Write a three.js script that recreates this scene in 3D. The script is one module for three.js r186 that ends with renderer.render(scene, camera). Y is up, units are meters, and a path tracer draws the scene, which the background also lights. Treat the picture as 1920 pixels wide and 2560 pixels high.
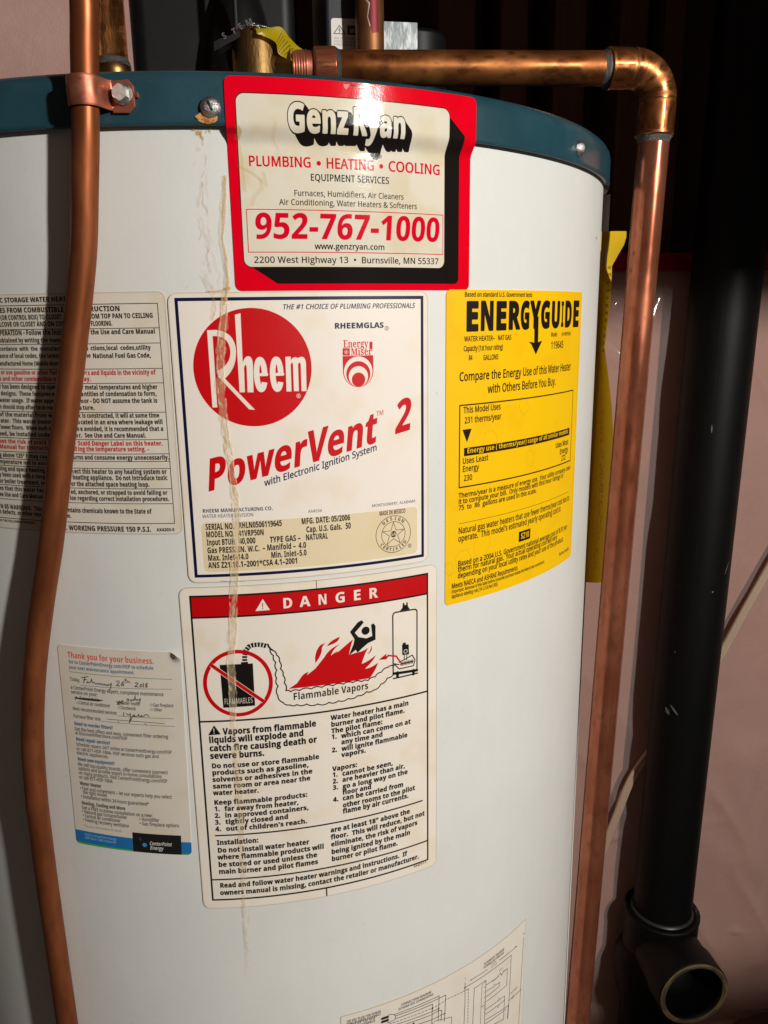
import * as THREE from 'three';
import { mergeGeometries, mergeVertices, toCreasedNormals } from 'three/addons/utils/BufferGeometryUtils.js';
import { Brush, Evaluator, SUBTRACTION } from 'three-bvh-csg';
import { RoundedBoxGeometry } from 'three/addons/geometries/RoundedBoxGeometry.js';

// ---------------------------------------------------------------- camera, lamp, exposure
const Y0 = 1.33;                         // height of the lower edge of the heater's top pan above the floor
const R = 0.27;                          // radius of the heater jacket, its axis is x = z = 0
const FOCAL = 2008.06;                   // focal length in photograph pixels (1920 x 2560)
const scene = new THREE.Scene();
scene.background = new THREE.Color(0x000000);
const camera = new THREE.PerspectiveCamera(2 * Math.atan(1280 / FOCAL) * 180 / Math.PI, 0.75, 0.02, 30);
camera.rotation.order = 'YXZ';
camera.position.set(0, Y0 - 0.08423, 0.6735);
camera.rotation.set(-0.2396, -0.15653, -0.01448);
camera.updateMatrixWorld(true);
scene.add(camera);
const LAMP = new THREE.Vector3(0.88, Y0 + 0.34, 1.52);   // bare bulb to the right of and behind the photographer
const LAMP_COLOR = new THREE.Color().setRGB(1.0, 0.965, 0.915);
const LAMP_POWER = 8.5;
const renderer = new THREE.WebGLRenderer({ antialias: true });
renderer.toneMapping = THREE.LinearToneMapping;
renderer.toneMappingExposure = 1.0;
renderer.shadowMap.enabled = true;
renderer.shadowMap.type = THREE.PCFSoftShadowMap;

// ---------------------------------------------------------------- helpers
const rnd = (() => { let s = 987654321; return () => { s = (Math.imul(s, 1664525) + 1013904223) >>> 0; return s / 4294967296; }; })();
const clamp = (v, a, b) => Math.min(b, Math.max(a, v));
const smooth = (a, b, v) => { const t = clamp((v - a) / (b - a), 0, 1); return t * t * (3 - 2 * t); };
const V = (x, y, z) => new THREE.Vector3(x, y, z);
const hash = (x, y) => { let h = Math.imul(x | 0, 374761393) + Math.imul(y | 0, 668265263); h = Math.imul(h ^ (h >>> 13), 1274126177); return ((h ^ (h >>> 16)) >>> 0) / 4294967296; };
function vnoise(x, y, wx = 1 << 20, wy = 1 << 20) {
  const ix = Math.floor(x), iy = Math.floor(y), fx = x - ix, fy = y - iy, u = fx * fx * (3 - 2 * fx), v = fy * fy * (3 - 2 * fy);
  const m = (a, w) => ((a % w) + w) % w, h = (a, b) => hash(m(a, wx), m(b, wy));
  return (h(ix, iy) * (1 - u) + h(ix + 1, iy) * u) * (1 - v) + (h(ix, iy + 1) * (1 - u) + h(ix + 1, iy + 1) * u) * v;
}
function fbm(x, y, oct = 4, wx = 1 << 20, wy = 1 << 20) { let s = 0, a = 0.5, n = 0; for (let i = 0; i < oct; i++) { s += a * vnoise(x, y, wx, wy); n += a; a *= 0.5; x *= 2; y *= 2; wx *= 2; wy *= 2; } return s / n; }
// texture from a function (u, v in 0..1) -> [r, g, b] sRGB 0..255
function texture(w, h, fn, srgb = true, repeat) {
  const d = new Uint8Array(w * h * 4);
  for (let y = 0; y < h; y++) for (let x = 0; x < w; x++) { const c = fn(x / w, y / h), o = (y * w + x) * 4; d[o] = clamp(c[0], 0, 255); d[o + 1] = clamp(c[1], 0, 255); d[o + 2] = clamp(c[2], 0, 255); d[o + 3] = 255; }
  const t = new THREE.DataTexture(d, w, h); t.magFilter = THREE.LinearFilter; t.minFilter = THREE.LinearMipmapLinearFilter; t.generateMipmaps = true;
  t.wrapS = t.wrapT = THREE.RepeatWrapping; if (srgb) t.colorSpace = THREE.SRGBColorSpace; if (repeat) t.repeat.set(...repeat); t.needsUpdate = true; return t;
}
const mix = (a, b, t) => a.map((v, i) => v + (b[i] - v) * t);
const mat = (o) => new THREE.MeshPhysicalMaterial(o);
const counts = {};
function numbered(name) { const n = counts[name] = (counts[name] ?? -1) + 1; return n ? name + '_' + String(n).padStart(3, '0') : name; }
function mesh(name, geo, material, parent, label) {
  const m = new THREE.Mesh(Array.isArray(geo) ? mergeGeometries(geo.map((g) => { const k = g.index ? g.toNonIndexed() : g; for (const a of Object.keys(k.attributes)) if (!['position', 'normal', 'uv'].includes(a)) k.deleteAttribute(a); return k; })) : geo, material);
  m.name = parent ? name : numbered(name); m.castShadow = m.receiveShadow = true; (parent ?? scene).add(m); if (label) m.userData.label = label; return m;
}
function thing(name, label, category, group) { const g = new THREE.Group(); g.name = numbered(name); g.userData = { label, category }; if (group) g.userData.group = group; scene.add(g); return g; }
function tag(o, label, category, group) { o.userData = { label, category }; if (group) o.userData.group = group; return o; }
function structure(name, geo, material) { const m = mesh(name, geo, material); m.userData.kind = 'structure'; return m; }
const box = (w, h, d, x, y, z, r = 0) => { const g = r ? new RoundedBoxGeometry(w, h, d, 3, r) : new THREE.BoxGeometry(w, h, d); g.translate(x, y, z); return g; };
// cylinder or cone between two points
function rod(a, b, ra, rb = ra, seg = 32, open = false) {
  const g = new THREE.CylinderGeometry(rb, ra, a.distanceTo(b), seg, 1, open), q = new THREE.Quaternion().setFromUnitVectors(V(0, 1, 0), b.clone().sub(a).normalize());
  g.applyQuaternion(q); g.translate((a.x + b.x) / 2, (a.y + b.y) / 2, (a.z + b.z) / 2); return g;
}
// profile [[radius, along], ...] turned round the axis from a towards b
function turned(a, b, prof, seg = 48) {
  const g = new THREE.LatheGeometry(prof.map(([r, t]) => new THREE.Vector2(r, t)), seg), q = new THREE.Quaternion().setFromUnitVectors(V(0, 1, 0), b.clone().sub(a).normalize());
  g.applyQuaternion(q); g.translate(a.x, a.y, a.z); return g;
}
function tube(pts, r, seg = 120, rs = 28) { return new THREE.TubeGeometry(new THREE.CatmullRomCurve3(pts, false, 'centripetal'), seg, r, rs, false); }

// photograph pixel -> direction, -> point of the jacket (arc length and height in mm), -> point at a known z
function ray(px, py) { return V((px - 960) / FOCAL, -(py - 1280) / FOCAL, -1).applyQuaternion(camera.quaternion); }
function U(px, py, rad = R) {
  const d = ray(px, py), c = camera.position, a = d.x * d.x + d.z * d.z, b = 2 * (c.x * d.x + c.z * d.z), k = c.x * c.x + c.z * c.z - rad * rad, D = Math.max(0, b * b - 4 * a * k);
  const t = (-b - Math.sqrt(D)) / (2 * a), p = d.multiplyScalar(t).add(c);
  return [Math.atan2(p.x, p.z) * R * 1000, (p.y - Y0) * 1000];
}
function PZ(px, py, z) { const d = ray(px, py); return d.multiplyScalar((z - camera.position.z) / d.z).add(camera.position); }
const onTank = (s, y, r = R) => V(r * Math.sin(s / 1000 / R), Y0 + y / 1000, r * Math.cos(s / 1000 / R));

// ---------------------------------------------------------------- materials
const paintBump = texture(256, 256, (u, v) => { const k = 255 * (0.5 * fbm(u * 24, v * 24, 3, 24, 24) + 0.5 * fbm(u * 90, v * 90, 2, 90, 90)); return [k, k, k]; }, false);
const grain = (cu, cv) => { const t = paintBump.clone(); t.repeat.set(cu, cv); t.needsUpdate = true; return t; };
function speckled(base, spots) {     // enamel with faint patches and tiny specks of dirt
  return texture(1024, 1024, (u, v) => {
    const n = fbm(u * 9, v * 9, 5, 9, 9), w = fbm(u * 60 + 7, v * 14 + 3, 3, 60, 14); let c = base.map((b) => b * (0.985 + 0.03 * (n - 0.5) + 0.012 * (w - 0.5)));
    const sp = vnoise(u * 260, v * 260, 260, 260); if (sp > 0.988) c = mix(c, spots, (sp - 0.988) * 70); return c;
  });
}
const enamelMap = speckled([226, 227, 221], [150, 135, 115]); enamelMap.repeat.set(4, 3);
const M = {};
M.enamel = mat({ map: enamelMap, roughness: 0.42, bumpMap: grain(14, 11), bumpScale: 0.00006, clearcoat: 0.15, clearcoatRoughness: 0.35 });
const tealMap = texture(512, 128, (u, v) => { const n = fbm(u * 40, v * 6, 4, 40, 6), q = vnoise(u * 160, v * 34, 160, 34); let c = mix([29, 60, 70], [41, 78, 88], n); if (q > 0.975) c = mix(c, [120, 128, 122], (q - 0.975) * 18); return c; }); tealMap.repeat.set(3, 1);
M.teal = mat({ map: tealMap, roughness: 0.33, bumpMap: grain(20, 1), bumpScale: 0.00008 });
function copperMap(a, b, c, seed, sx, sy, k0) {
  return texture(512, 512, (u, v) => {
    const n = fbm(u * sx + seed, v * sy, 5, 1 << 20, sy), k = fbm(u * sx * 3 + seed * 3, v * sy * 4, 3, 1 << 20, sy * 4), l = vnoise(u * sx * 7 + seed, v * sy * 9, 1 << 20, sy * 9);
    let col = mix(a, b, smooth(0.2, 0.8, n)); col = mix(col, c, smooth(0.5, 0.8, k) * k0); if (l > 0.965) col = mix(col, [80, 44, 28], 0.5); return col;
  });
}
const copperRough = (seed, sx = 30, lo = 95, hi = 190) => texture(256, 256, (u, v) => { const n = fbm(u * sx + seed, v * 5, 4, 1 << 20, 5), k = lo + (hi - lo) * smooth(0.25, 0.8, n); return [k, k, k]; }, false);
M.copper = mat({ map: copperMap([176, 108, 80], [160, 92, 66], [134, 74, 52], 3, 46, 4, 0.5), roughnessMap: copperRough(2, 40, 100, 200), roughness: 0.5, metalness: 0.72, specularIntensity: 0.6 });
M.copperTube = mat({ map: copperMap([152, 88, 52], [136, 76, 44], [118, 62, 36], 9, 60, 3, 0.35), roughnessMap: copperRough(5, 60, 120, 190), roughness: 0.85, metalness: 0.72, specularIntensity: 0.6 });
M.copperDark = mat({ map: copperMap([160, 104, 58], [132, 78, 42], [98, 54, 32], 15, 8, 4, 0.7), roughnessMap: copperRough(8, 12, 90, 205), roughness: 0.66, metalness: 0.8, specularIntensity: 0.6 });
M.copperBright = mat({ map: copperMap([192, 122, 96], [178, 106, 82], [156, 90, 66], 23, 4, 3, 0.35), roughnessMap: copperRough(11, 6, 120, 180), roughness: 0.8, metalness: 0.8 });
M.solder = mat({ color: new THREE.Color().setRGB(0.2, 0.19, 0.175), roughness: 0.45, metalness: 0.9, bumpMap: grain(3, 1), bumpScale: 0.0008 });
M.brass = mat({ map: texture(256, 256, (u, v) => mix([142, 114, 72], [112, 86, 50], fbm(u * 30, v * 30, 4, 30, 30))), roughness: 0.5, metalness: 1, bumpMap: texture(256, 256, (u, v) => { const k = 255 * fbm(u * 40, v * 40, 3, 40, 40); return [k, k, k]; }, false, [2, 2]), bumpScale: 0.00014 });
M.brassSmooth = mat({ map: texture(128, 128, (u, v) => mix([168, 128, 76], [140, 100, 56], fbm(u * 10, v * 10, 4, 10, 10))), roughness: 0.35, metalness: 1 });
M.steel = mat({ color: new THREE.Color().setRGB(0.55, 0.55, 0.53), roughness: 0.32, metalness: 1, bumpMap: grain(2, 2), bumpScale: 0.0002 });
M.galv = mat({ map: texture(256, 256, (u, v) => { const n = fbm(u * 9, v * 9, 4, 9, 9), k = vnoise(u * 40, v * 40, 40, 40); return mix([112, 118, 120], [168, 172, 172], smooth(0.3, 0.75, n * 0.7 + k * 0.3)); }), roughness: 0.45, metalness: 0.75 });
M.blackPlastic = mat({ map: texture(256, 256, (u, v) => mix([13, 14, 15], [19, 20, 21], fbm(u * 20, v * 20, 4, 20, 20))), roughness: 0.45, specularIntensity: 0.6, bumpMap: grain(6, 6), bumpScale: 0.00004 });
M.charcoal = mat({ map: texture(256, 256, (u, v) => mix([36, 40, 46], [46, 50, 56], fbm(u * 20, v * 20, 4, 20, 20))), roughness: 0.5 });
M.abs = mat({ map: texture(512, 512, (u, v) => { const n = fbm(u * 12, v * 30, 4, 12, 30), s = fbm(u * 90, v * 8, 2, 90, 8); let c = mix([7, 7, 8], [12, 12, 12], n); if (s > 0.82) c = mix(c, [50, 50, 50], (s - 0.82) * 2); return c; }), roughness: 0.5, specularIntensity: 0.45, bumpMap: grain(4, 12), bumpScale: 0.0001 });
const pinkMap = texture(512, 512, (u, v) => { const n = fbm(u * 7, v * 7, 5, 7, 7), k = fbm(u * 50, v * 50, 3, 50, 50), s = fbm(u * 16 + 4, v * 5, 3, 16, 5); let c = mix([200, 158, 146], [212, 174, 163], n); c = c.map((x) => x * (0.98 + 0.04 * (k - 0.5))); return mix(c, [176, 148, 138], smooth(0.62, 0.85, s) * 0.3); });
M.pink = mat({ map: pinkMap, roughness: 0.95, bumpMap: grain(3, 3), bumpScale: 0.0008 });
M.film = mat({ color: new THREE.Color().setRGB(0.86, 0.74, 0.68), roughness: 0.1, transmission: 0.8, thickness: 0, ior: 1.45, specularIntensity: 1 });
M.tape = mat({ map: texture(128, 64, (u, v) => mix([150, 8, 18], [182, 20, 30], fbm(u * 12, v * 6, 3, 12, 6))), roughness: 0.4 });
const woodMap = texture(256, 512, (u, v) => { const g = fbm(u * 22 + 2 * fbm(u * 3, v * 3, 2), v * 4, 4), r = Math.sin((u * 9 + 2.5 * fbm(u * 2, v * 2.5, 3)) * 14) * 0.5 + 0.5; return mix(mix([84, 54, 42], [108, 72, 56], g), [66, 40, 32], r * 0.35); });
M.wood = mat({ map: woodMap, roughness: 0.8 });
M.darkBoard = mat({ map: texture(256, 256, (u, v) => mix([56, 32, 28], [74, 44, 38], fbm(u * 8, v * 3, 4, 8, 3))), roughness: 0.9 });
M.concrete = mat({ map: texture(512, 512, (u, v) => mix([58, 55, 50], [78, 74, 68], fbm(u * 14, v * 14, 5, 14, 14))), roughness: 0.92, bumpMap: grain(20, 20), bumpScale: 0.002 });
M.plaster = mat({ map: texture(256, 256, (u, v) => mix([70, 67, 62], [80, 77, 72], fbm(u * 10, v * 10, 4, 10, 10))), roughness: 0.9 });
M.cable = mat({ map: texture(64, 256, (u, v) => mix([176, 150, 126], [196, 170, 146], fbm(u * 4, v * 30, 3, 4, 30))), roughness: 0.55 });
M.paper = mat({ map: texture(128, 128, (u, v) => mix([196, 190, 176], [214, 208, 196], fbm(u * 9, v * 9, 4, 9, 9))), roughness: 0.8 });
M.dark = mat({ color: 0x0c0b0a, roughness: 0.7 });

// ---------------------------------------------------------------- the setting
function sheet(x0, x1, y0, y1, nx, ny, zf, uvScale = 1) {
  const g = new THREE.PlaneGeometry(1, 1, nx, ny), p = g.attributes.position, uv = g.attributes.uv;
  for (let i = 0; i < p.count; i++) { const x = x0 + (p.getX(i) + 0.5) * (x1 - x0), y = y0 + (p.getY(i) + 0.5) * (y1 - y0); p.setXYZ(i, x, y, zf(x, y)); uv.setXY(i, x * uvScale, y * uvScale); }
  g.computeVertexNormals(); return g;
}
structure('floor', box(4.2, 0.1, 4.4, 0.3, -0.05, 1.5), M.concrete);
structure('ceiling', box(4.2, 0.1, 4.4, 0.3, 2.35, 1.5), M.wood);
structure('wall_left', box(0.1, 2.3, 4.2, -1.75, 1.15, 1.5), M.plaster);
structure('wall_right', box(0.1, 2.3, 4.2, 2.35, 1.15, 1.5), M.plaster);
structure('wall_front', box(4.2, 2.3, 0.1, 0.3, 1.15, 3.55), M.plaster);
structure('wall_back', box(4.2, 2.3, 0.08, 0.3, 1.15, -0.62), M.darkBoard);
// insulated back wall: soft pink batts behind a loose clear plastic sheet, taped along the top at the right
const WZ = -0.399;
const TAPE_Y = Y0 - 0.004;
const battZ = (x, y) => WZ - 0.006 + 0.012 * (fbm(x * 3 + 5, y * 2.2 + 3, 3) - 0.5) + 0.006 * (fbm(x * 11, y * 9, 3) - 0.5) - 0.03 * smooth(TAPE_Y - 0.05, TAPE_Y + 0.02, y) * (x > 0 ? 1 : 0);
const fold = (x, y) => { const a = fbm(x * 5 + y * 1.6 + 11, y * 1.4 + 2, 3), b = fbm(x * 13 - y * 4 + 31, y * 5 + x * 2 + 7, 3), c = fbm(x * 3 + 40, y * 12 + 9, 2); const d = fbm(x * 9 + 60 + y * 6, y * 2.2 + 21, 2); return 0.006 * (1 - Math.abs(2 * a - 1)) + 0.004 * (1 - Math.abs(2 * b - 1)) + 0.002 * (1 - Math.abs(2 * c - 1)) + 0.008 * Math.pow(1 - Math.abs(2 * d - 1), 4); };
const creases = [[[[1692, 688], [1655, 735], [1638, 775], [1622, 850], [1612, 930]], 0.010, 0.02], [[[1490, 800], [1530, 770], [1552, 748]], 0.006, 0.008], [[[1500, 882], [1520, 890], [1545, 905]], 0.006, 0.007], [[[1640, 2090], [1760, 2062], [1850, 2048], [1960, 2026]], 0.0025, 0.008], [[[1480, 2112], [1545, 2098]], 0.006, 0.006], [[[1600, 1000], [1585, 1300], [1570, 1500]], 0.006, 0.02], [[[1860, 1900], [1900, 2200], [1890, 2400]], 0.012, 0.03], [[[1840, 2330], [1930, 2350]], 0.008, 0.008]].map(([pts, h, w]) => [pts.map(([a, b]) => PZ(a, b, WZ + 0.01)), h, w]);
const ridge = (x, y) => { let s = 0; for (const [q, h, w] of creases) { let m = 9; for (let i = 1; i < q.length; i++) { const ax = q[i - 1].x, ay = q[i - 1].y, dx = q[i].x - ax, dy = q[i].y - ay, t = clamp(((x - ax) * dx + (y - ay) * dy) / (dx * dx + dy * dy), 0, 1); m = Math.min(m, Math.hypot(x - ax - dx * t, y - ay - dy * t)); } s = Math.max(s, h * Math.exp(-(m * m) / (w * w))); } return s; };
structure('insulation', mergeGeometries([sheet(-1.7, 0.02, 0, 2.3, 60, 80, battZ, 2), sheet(0.02, 2.3, 0, TAPE_Y, 90, 60, battZ, 2)]), M.pink);
const filmZ = (x, y) => Math.max(battZ(x, y) + 0.003, WZ + fold(x, y) + 0.8 * ridge(x, y) - 0.006 - 0.03 * smooth(TAPE_Y - 0.06, TAPE_Y + 0.02, y));
structure('vapor_barrier', sheet(0.25, 1.15, 0.0, TAPE_Y - 0.012, 220, 260, filmZ), M.film);
{
  const t = mesh('tape', sheet(0.25, 1.15, TAPE_Y - 0.026, TAPE_Y - 0.001, 220, 8, (x, y) => filmZ(x, y) + 0.003, 8), M.tape);
  tag(t, 'red sheathing tape along the top of the plastic covered insulation', 'tape');
}
// bare studs and boards above the insulation
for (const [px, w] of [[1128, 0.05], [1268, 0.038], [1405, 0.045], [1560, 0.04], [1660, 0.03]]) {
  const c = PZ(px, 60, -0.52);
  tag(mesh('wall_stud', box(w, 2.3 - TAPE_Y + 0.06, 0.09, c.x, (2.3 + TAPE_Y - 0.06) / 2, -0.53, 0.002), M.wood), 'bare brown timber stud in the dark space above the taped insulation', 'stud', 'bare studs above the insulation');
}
// sheet metal duct under the ceiling beside the photographer: it shades the wall above the tape
{
  const d = thing('air_duct', 'galvanised sheet metal air duct hung under the ceiling', 'duct');
  mesh('duct_body', box(1.66, 0.66, 0.3, 1.345, Y0 + 0.146 + 0.33, 0.5, 0.004), M.galv, d);
  for (const x of [0.9, 1.6]) mesh('hanger_strap', box(0.03, 0.19, 0.002, x, 2.205, 0.651), M.galv, d);
}
// a cabinet behind the photographer keeps the lamp off the foot of the wall
{
  const c = thing('floor_cabinet', 'grey steel cabinet standing on the floor below the hanging bulb', 'cabinet');
  mesh('cabinet_body', box(0.5, 1.165, 0.24, 1.0, 0.5875, 1.02, 0.006), M.galv, c);
  mesh('cabinet_door', box(0.44, 1.09, 0.012, 1.0, 0.5875, 1.147, 0.003), M.galv, c);
  mesh('door_handle', box(0.02, 0.12, 0.02, 0.82, 0.7, 1.163, 0.004), M.steel, c);
}
// the lamp
{
  const l = thing('pendant_lamp', 'bare light bulb hanging on a cord from the ceiling', 'lamp');
  const top = V(LAMP.x, 2.3, LAMP.z);
  mesh('cord', rod(V(LAMP.x, LAMP.y + 0.095, LAMP.z), top, 0.004), M.dark, l);
  mesh('socket', turned(V(LAMP.x, LAMP.y + 0.04, LAMP.z), top, [[0.0, 0], [0.017, 0], [0.019, 0.004], [0.019, 0.045], [0.012, 0.058], [0, 0.058]]), M.blackPlastic, l);
  mesh('bulb', turned(V(LAMP.x, LAMP.y - 0.036, LAMP.z), top, [[0, 0], [0.014, 0.003], [0.025, 0.012], [0.031, 0.027], [0.03, 0.043], [0.022, 0.06], [0.0145, 0.074], [0.013, 0.082], [0, 0.083]]), mat({ color: 0xffffff, emissive: LAMP_COLOR, emissiveIntensity: 12, roughness: 0.4 }), l);
  const p = new THREE.PointLight(LAMP_COLOR, LAMP_POWER, 0, 2); p.position.copy(LAMP); p.castShadow = true; p.shadow.radius = 1.6; p.shadow.mapSize.set(2048, 2048); p.shadow.bias = -0.0005; p.name = 'lamp_light'; l.add(p);
}

// ---------------------------------------------------------------- the water heater
const heater = thing('water_heater', 'white enamelled gas water heater with teal top pan, covered in printed labels', 'water heater');
const RP = R + 0.004;
{
  const prof = [[0, 0.02], [R - 0.02, 0.02], [R, 0.03]];
  mesh('jacket', (() => { const g = new THREE.CylinderGeometry(R, R, Y0 - 0.06 + 0.012, 256, 1, true); g.translate(0, (Y0 + 0.012 + 0.06) / 2, 0); return g; })(), M.enamel, heater);
  mesh('base_ring', turned(V(0, 0, 0), V(0, 1, 0), [[0, 0], [R + 0.003, 0], [R + 0.004, 0.004], [R + 0.004, 0.066], [R, 0.07]], 128), M.teal, heater);
  mesh('top_pan', turned(V(0, Y0, 0), V(0, 3, 0), [[R - 0.001, 0.0012], [RP - 0.0006, 0], [RP, 0.0006], [RP + 0.0003, 0.002], [RP, 0.0035], [RP, 0.0165], [RP - 0.0005, 0.0192], [RP - 0.0019, 0.0216], [RP - 0.004, 0.0233], [RP - 0.0065, 0.0241], [RP - 0.03, 0.0241], [0, 0.0242]], 256), M.teal, heater, 'dark teal painted top pan with a turned down rim');
}
// overlap seam of the jacket, standing off a little under the pan
{
  const N = 60, az = 1.222, pos = [], idx = [], uv = [];
  for (let i = 0; i <= N; i++) {
    const y = Y0 - 0.002 - i / N * 1.1, h = 0.0056 - 0.0042 * smooth(0, 0.34, i / N * 1.1), d = [Math.sin(az), Math.cos(az)], t = [Math.cos(az) * 0.0008, -Math.sin(az) * 0.0008];
    for (const [r, k] of [[R - 0.002, 0], [R + h, 0], [R + h, 1], [R - 0.002, 1]]) { pos.push(d[0] * r + t[0] * k, y, d[1] * r + t[1] * k); uv.push(k * 0.01, y); }
    if (i) for (let k = 0; k < 3; k++) { const a = (i - 1) * 4 + k, b = a + 4; idx.push(a, b, a + 1, b, b + 1, a + 1); }
  }
  const g = new THREE.BufferGeometry(); g.setAttribute('position', new THREE.Float32BufferAttribute(pos, 3)); g.setAttribute('uv', new THREE.Float32BufferAttribute(uv, 2)); g.setIndex(idx);
  const k = toCreasedNormals(g, 0.6); mesh('jacket_seam', k, M.enamel, heater);
}
// cross-recess pan screws
function screw(px, py, size, turn) {
  const [s, y] = U(px, py, RP), n = V(Math.sin(s / 1000 / R), 0, Math.cos(s / 1000 / R)), p = onTank(s, y, RP - 0.0005);
  const dome = new THREE.LatheGeometry([[0, -0.001], [size * 1.02, -0.001], [size * 1.04, 0.0008], [size, 0.0018], [size * 0.8, 0.0032], [size * 0.5, 0.0041], [size * 0.2, 0.0045], [0, 0.0046]].map(([r, t]) => new THREE.Vector2(r, t)), 40); dome.rotateX(Math.PI / 2);
  let b = new Brush(dome, M.steel); b.updateMatrixWorld(); const ev = new Evaluator(); ev.useGroups = false;
  for (const a of [0, Math.PI / 2]) { const cut = new THREE.BoxGeometry(size * 1.05, size * 0.27, 0.0052); cut.rotateZ(turn + a); cut.translate(0, 0, 0.0046); const k = new Brush(cut, M.steel); k.updateMatrixWorld(); b = ev.evaluate(b, k, SUBTRACTION); b.updateMatrixWorld(); }
  const g = b.geometry; g.applyQuaternion(new THREE.Quaternion().setFromUnitVectors(V(0, 0, 1), n)); g.translate(p.x, p.y, p.z);
  return mesh('screw', g, M.steel, heater, 'steel cross recess screw in the pan rim');
}
screw(526, 269, 0.0044, 0.4); screw(1446, 372, 0.0042, 0.2);

// ---- printed labels. A Label is a canvas in millimetres of jacket surface; text is placed where the photograph shows it.
const NAVY = '#0b1238', BLACK = '#15110f';
class Label {
  constructor(s0, s1, top, bottom, k, bg) {
    Object.assign(this, { s0, s1, top, bottom, k });
    this.c = document.createElement('canvas'); this.c.width = Math.round((s1 - s0) * k); this.c.height = Math.round((top - bottom) * k);
    this.x = this.c.getContext('2d'); this.x.fillStyle = bg; this.x.fillRect(0, 0, this.c.width, this.c.height); this.x.lineJoin = 'round'; this.x.lineCap = 'round'; this.rad = R;
  }
  frame(ox, oy, w, shown = 1659) { this.f = [ox, oy, w / shown]; return this; }
  uv(a, b) { const px = this.f[0] + a * this.f[2], py = this.f[1] + b * this.f[2]; let m = U(px, py); if (this.pan && m[1] > -1) m = U(px, py, RP); return m; }
  p(a, b) { const m = this.uv(a, b); return [(m[0] - this.s0) * this.k, (this.top - m[1]) * this.k]; }
  // text with its baseline from one point to another; cap = height of a capital at the left, all in units of the frame
  T(text, x0, y0, x1, y1, cap, o = {}) {
    const c = this.x, a = this.p(x0, y0), b = this.p(x1, y1), h = Math.abs(this.p(x0, y0 - cap)[1] - a[1]);
    if (!o.slope) { const m = (a[1] + b[1]) / 2; a[1] = b[1] = m; }
    c.save(); c.fillStyle = o.color ?? BLACK; c.font = (o.bold ? 'bold ' : '') + (h / 0.714).toFixed(2) + 'px ' + (o.font ?? 'sans-serif'); c.textBaseline = 'alphabetic';
    const w = c.measureText(text).width, k = (b[0] - a[0]) / w, sl = (b[1] - a[1]) / (b[0] - a[0]);
    c.transform(k, sl * k, -(o.skew ?? 0), 1, a[0], a[1]);
    if (o.before) o.before(c, h);
    c.fillText(text, 0, 0);
    if (o.stroke) { c.lineWidth = o.stroke * h; c.strokeStyle = o.color ?? BLACK; c.strokeText(text, 0, 0); }
    c.restore();
  }
  path(pts, close = true) { const c = this.x; c.beginPath(); pts.forEach((q, i) => { if (q.length === 4) { const a = this.p(q[0], q[1]), b = this.p(q[2], q[3]); c.quadraticCurveTo(a[0], a[1], b[0], b[1]); } else { const a = this.p(q[0], q[1]); i ? c.lineTo(a[0], a[1]) : c.moveTo(a[0], a[1]); } }); if (close) c.closePath(); }
  fill(pts, color) { this.path(pts); this.x.fillStyle = color; this.x.fill(); }
  line(pts, mm, color = BLACK, close = false) { this.path(pts, close); this.x.strokeStyle = color; this.x.lineWidth = mm * this.k; this.x.stroke(); }
  // axis-parallel rectangle through the mean of photographed corners (TL, TR, BR, BL)
  rect(q, r = 0) { const P = q.map((v) => this.p(...v)), l = (P[0][0] + P[3][0]) / 2, t = (P[0][1] + P[1][1]) / 2, w = (P[1][0] + P[2][0]) / 2 - l, h = (P[2][1] + P[3][1]) / 2 - t; this.x.beginPath(); this.x.roundRect(l, t, w, h, r * this.k); return [l, t, w, h]; }
  hline(x0, y0, x1, y1, mm, color = BLACK) { const a = this.p(x0, y0), b = this.p(x1, y1), m = (a[1] + b[1]) / 2; this.x.fillStyle = color; this.x.fillRect(a[0], m - mm * this.k / 2, b[0] - a[0], mm * this.k); }
  disc(x, y, rmm, color, lw) { const a = this.p(x, y), c = this.x; c.beginPath(); c.arc(a[0], a[1], rmm * this.k, 0, 7); if (lw) { c.lineWidth = lw * this.k; c.strokeStyle = color; c.stroke(); } else { c.fillStyle = color; c.fill(); } }
  // ink and paper are never perfectly even
  edge(corner) { const c = this.x, k = this.k; c.lineWidth = 0.5 * k; c.strokeStyle = 'rgba(150,128,96,0.5)'; c.beginPath(); c.roundRect(0, 0, this.c.width, this.c.height, corner * k); c.stroke(); c.lineWidth = 1.6 * k; c.strokeStyle = 'rgba(170,146,108,0.12)'; c.stroke(); }
  age(amount, tint, seed) {
    const c = this.x, W = this.c.width, H = this.c.height, im = c.getImageData(0, 0, W, H), d = im.data;
    for (let y = 0; y < H; y++) for (let x = 0; x < W; x++) { const o = (y * W + x) * 4, n = fbm(x / this.k / 14 + seed, y / this.k / 14 + seed, 3), g = (hash(x, y + seed * 77) - 0.5), t = amount * smooth(0.45, 0.8, n); for (let i = 0; i < 3; i++) d[o + i] = clamp(d[o + i] * (1 - t) + tint[i] / 255 * d[o + i] * t + g * 5, 0, 255); }
    c.putImageData(im, 0, 0);
  }
  texture() { const t = new THREE.CanvasTexture(this.c); t.colorSpace = THREE.SRGBColorSpace; t.anisotropy = 8; return t; }
}
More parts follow.
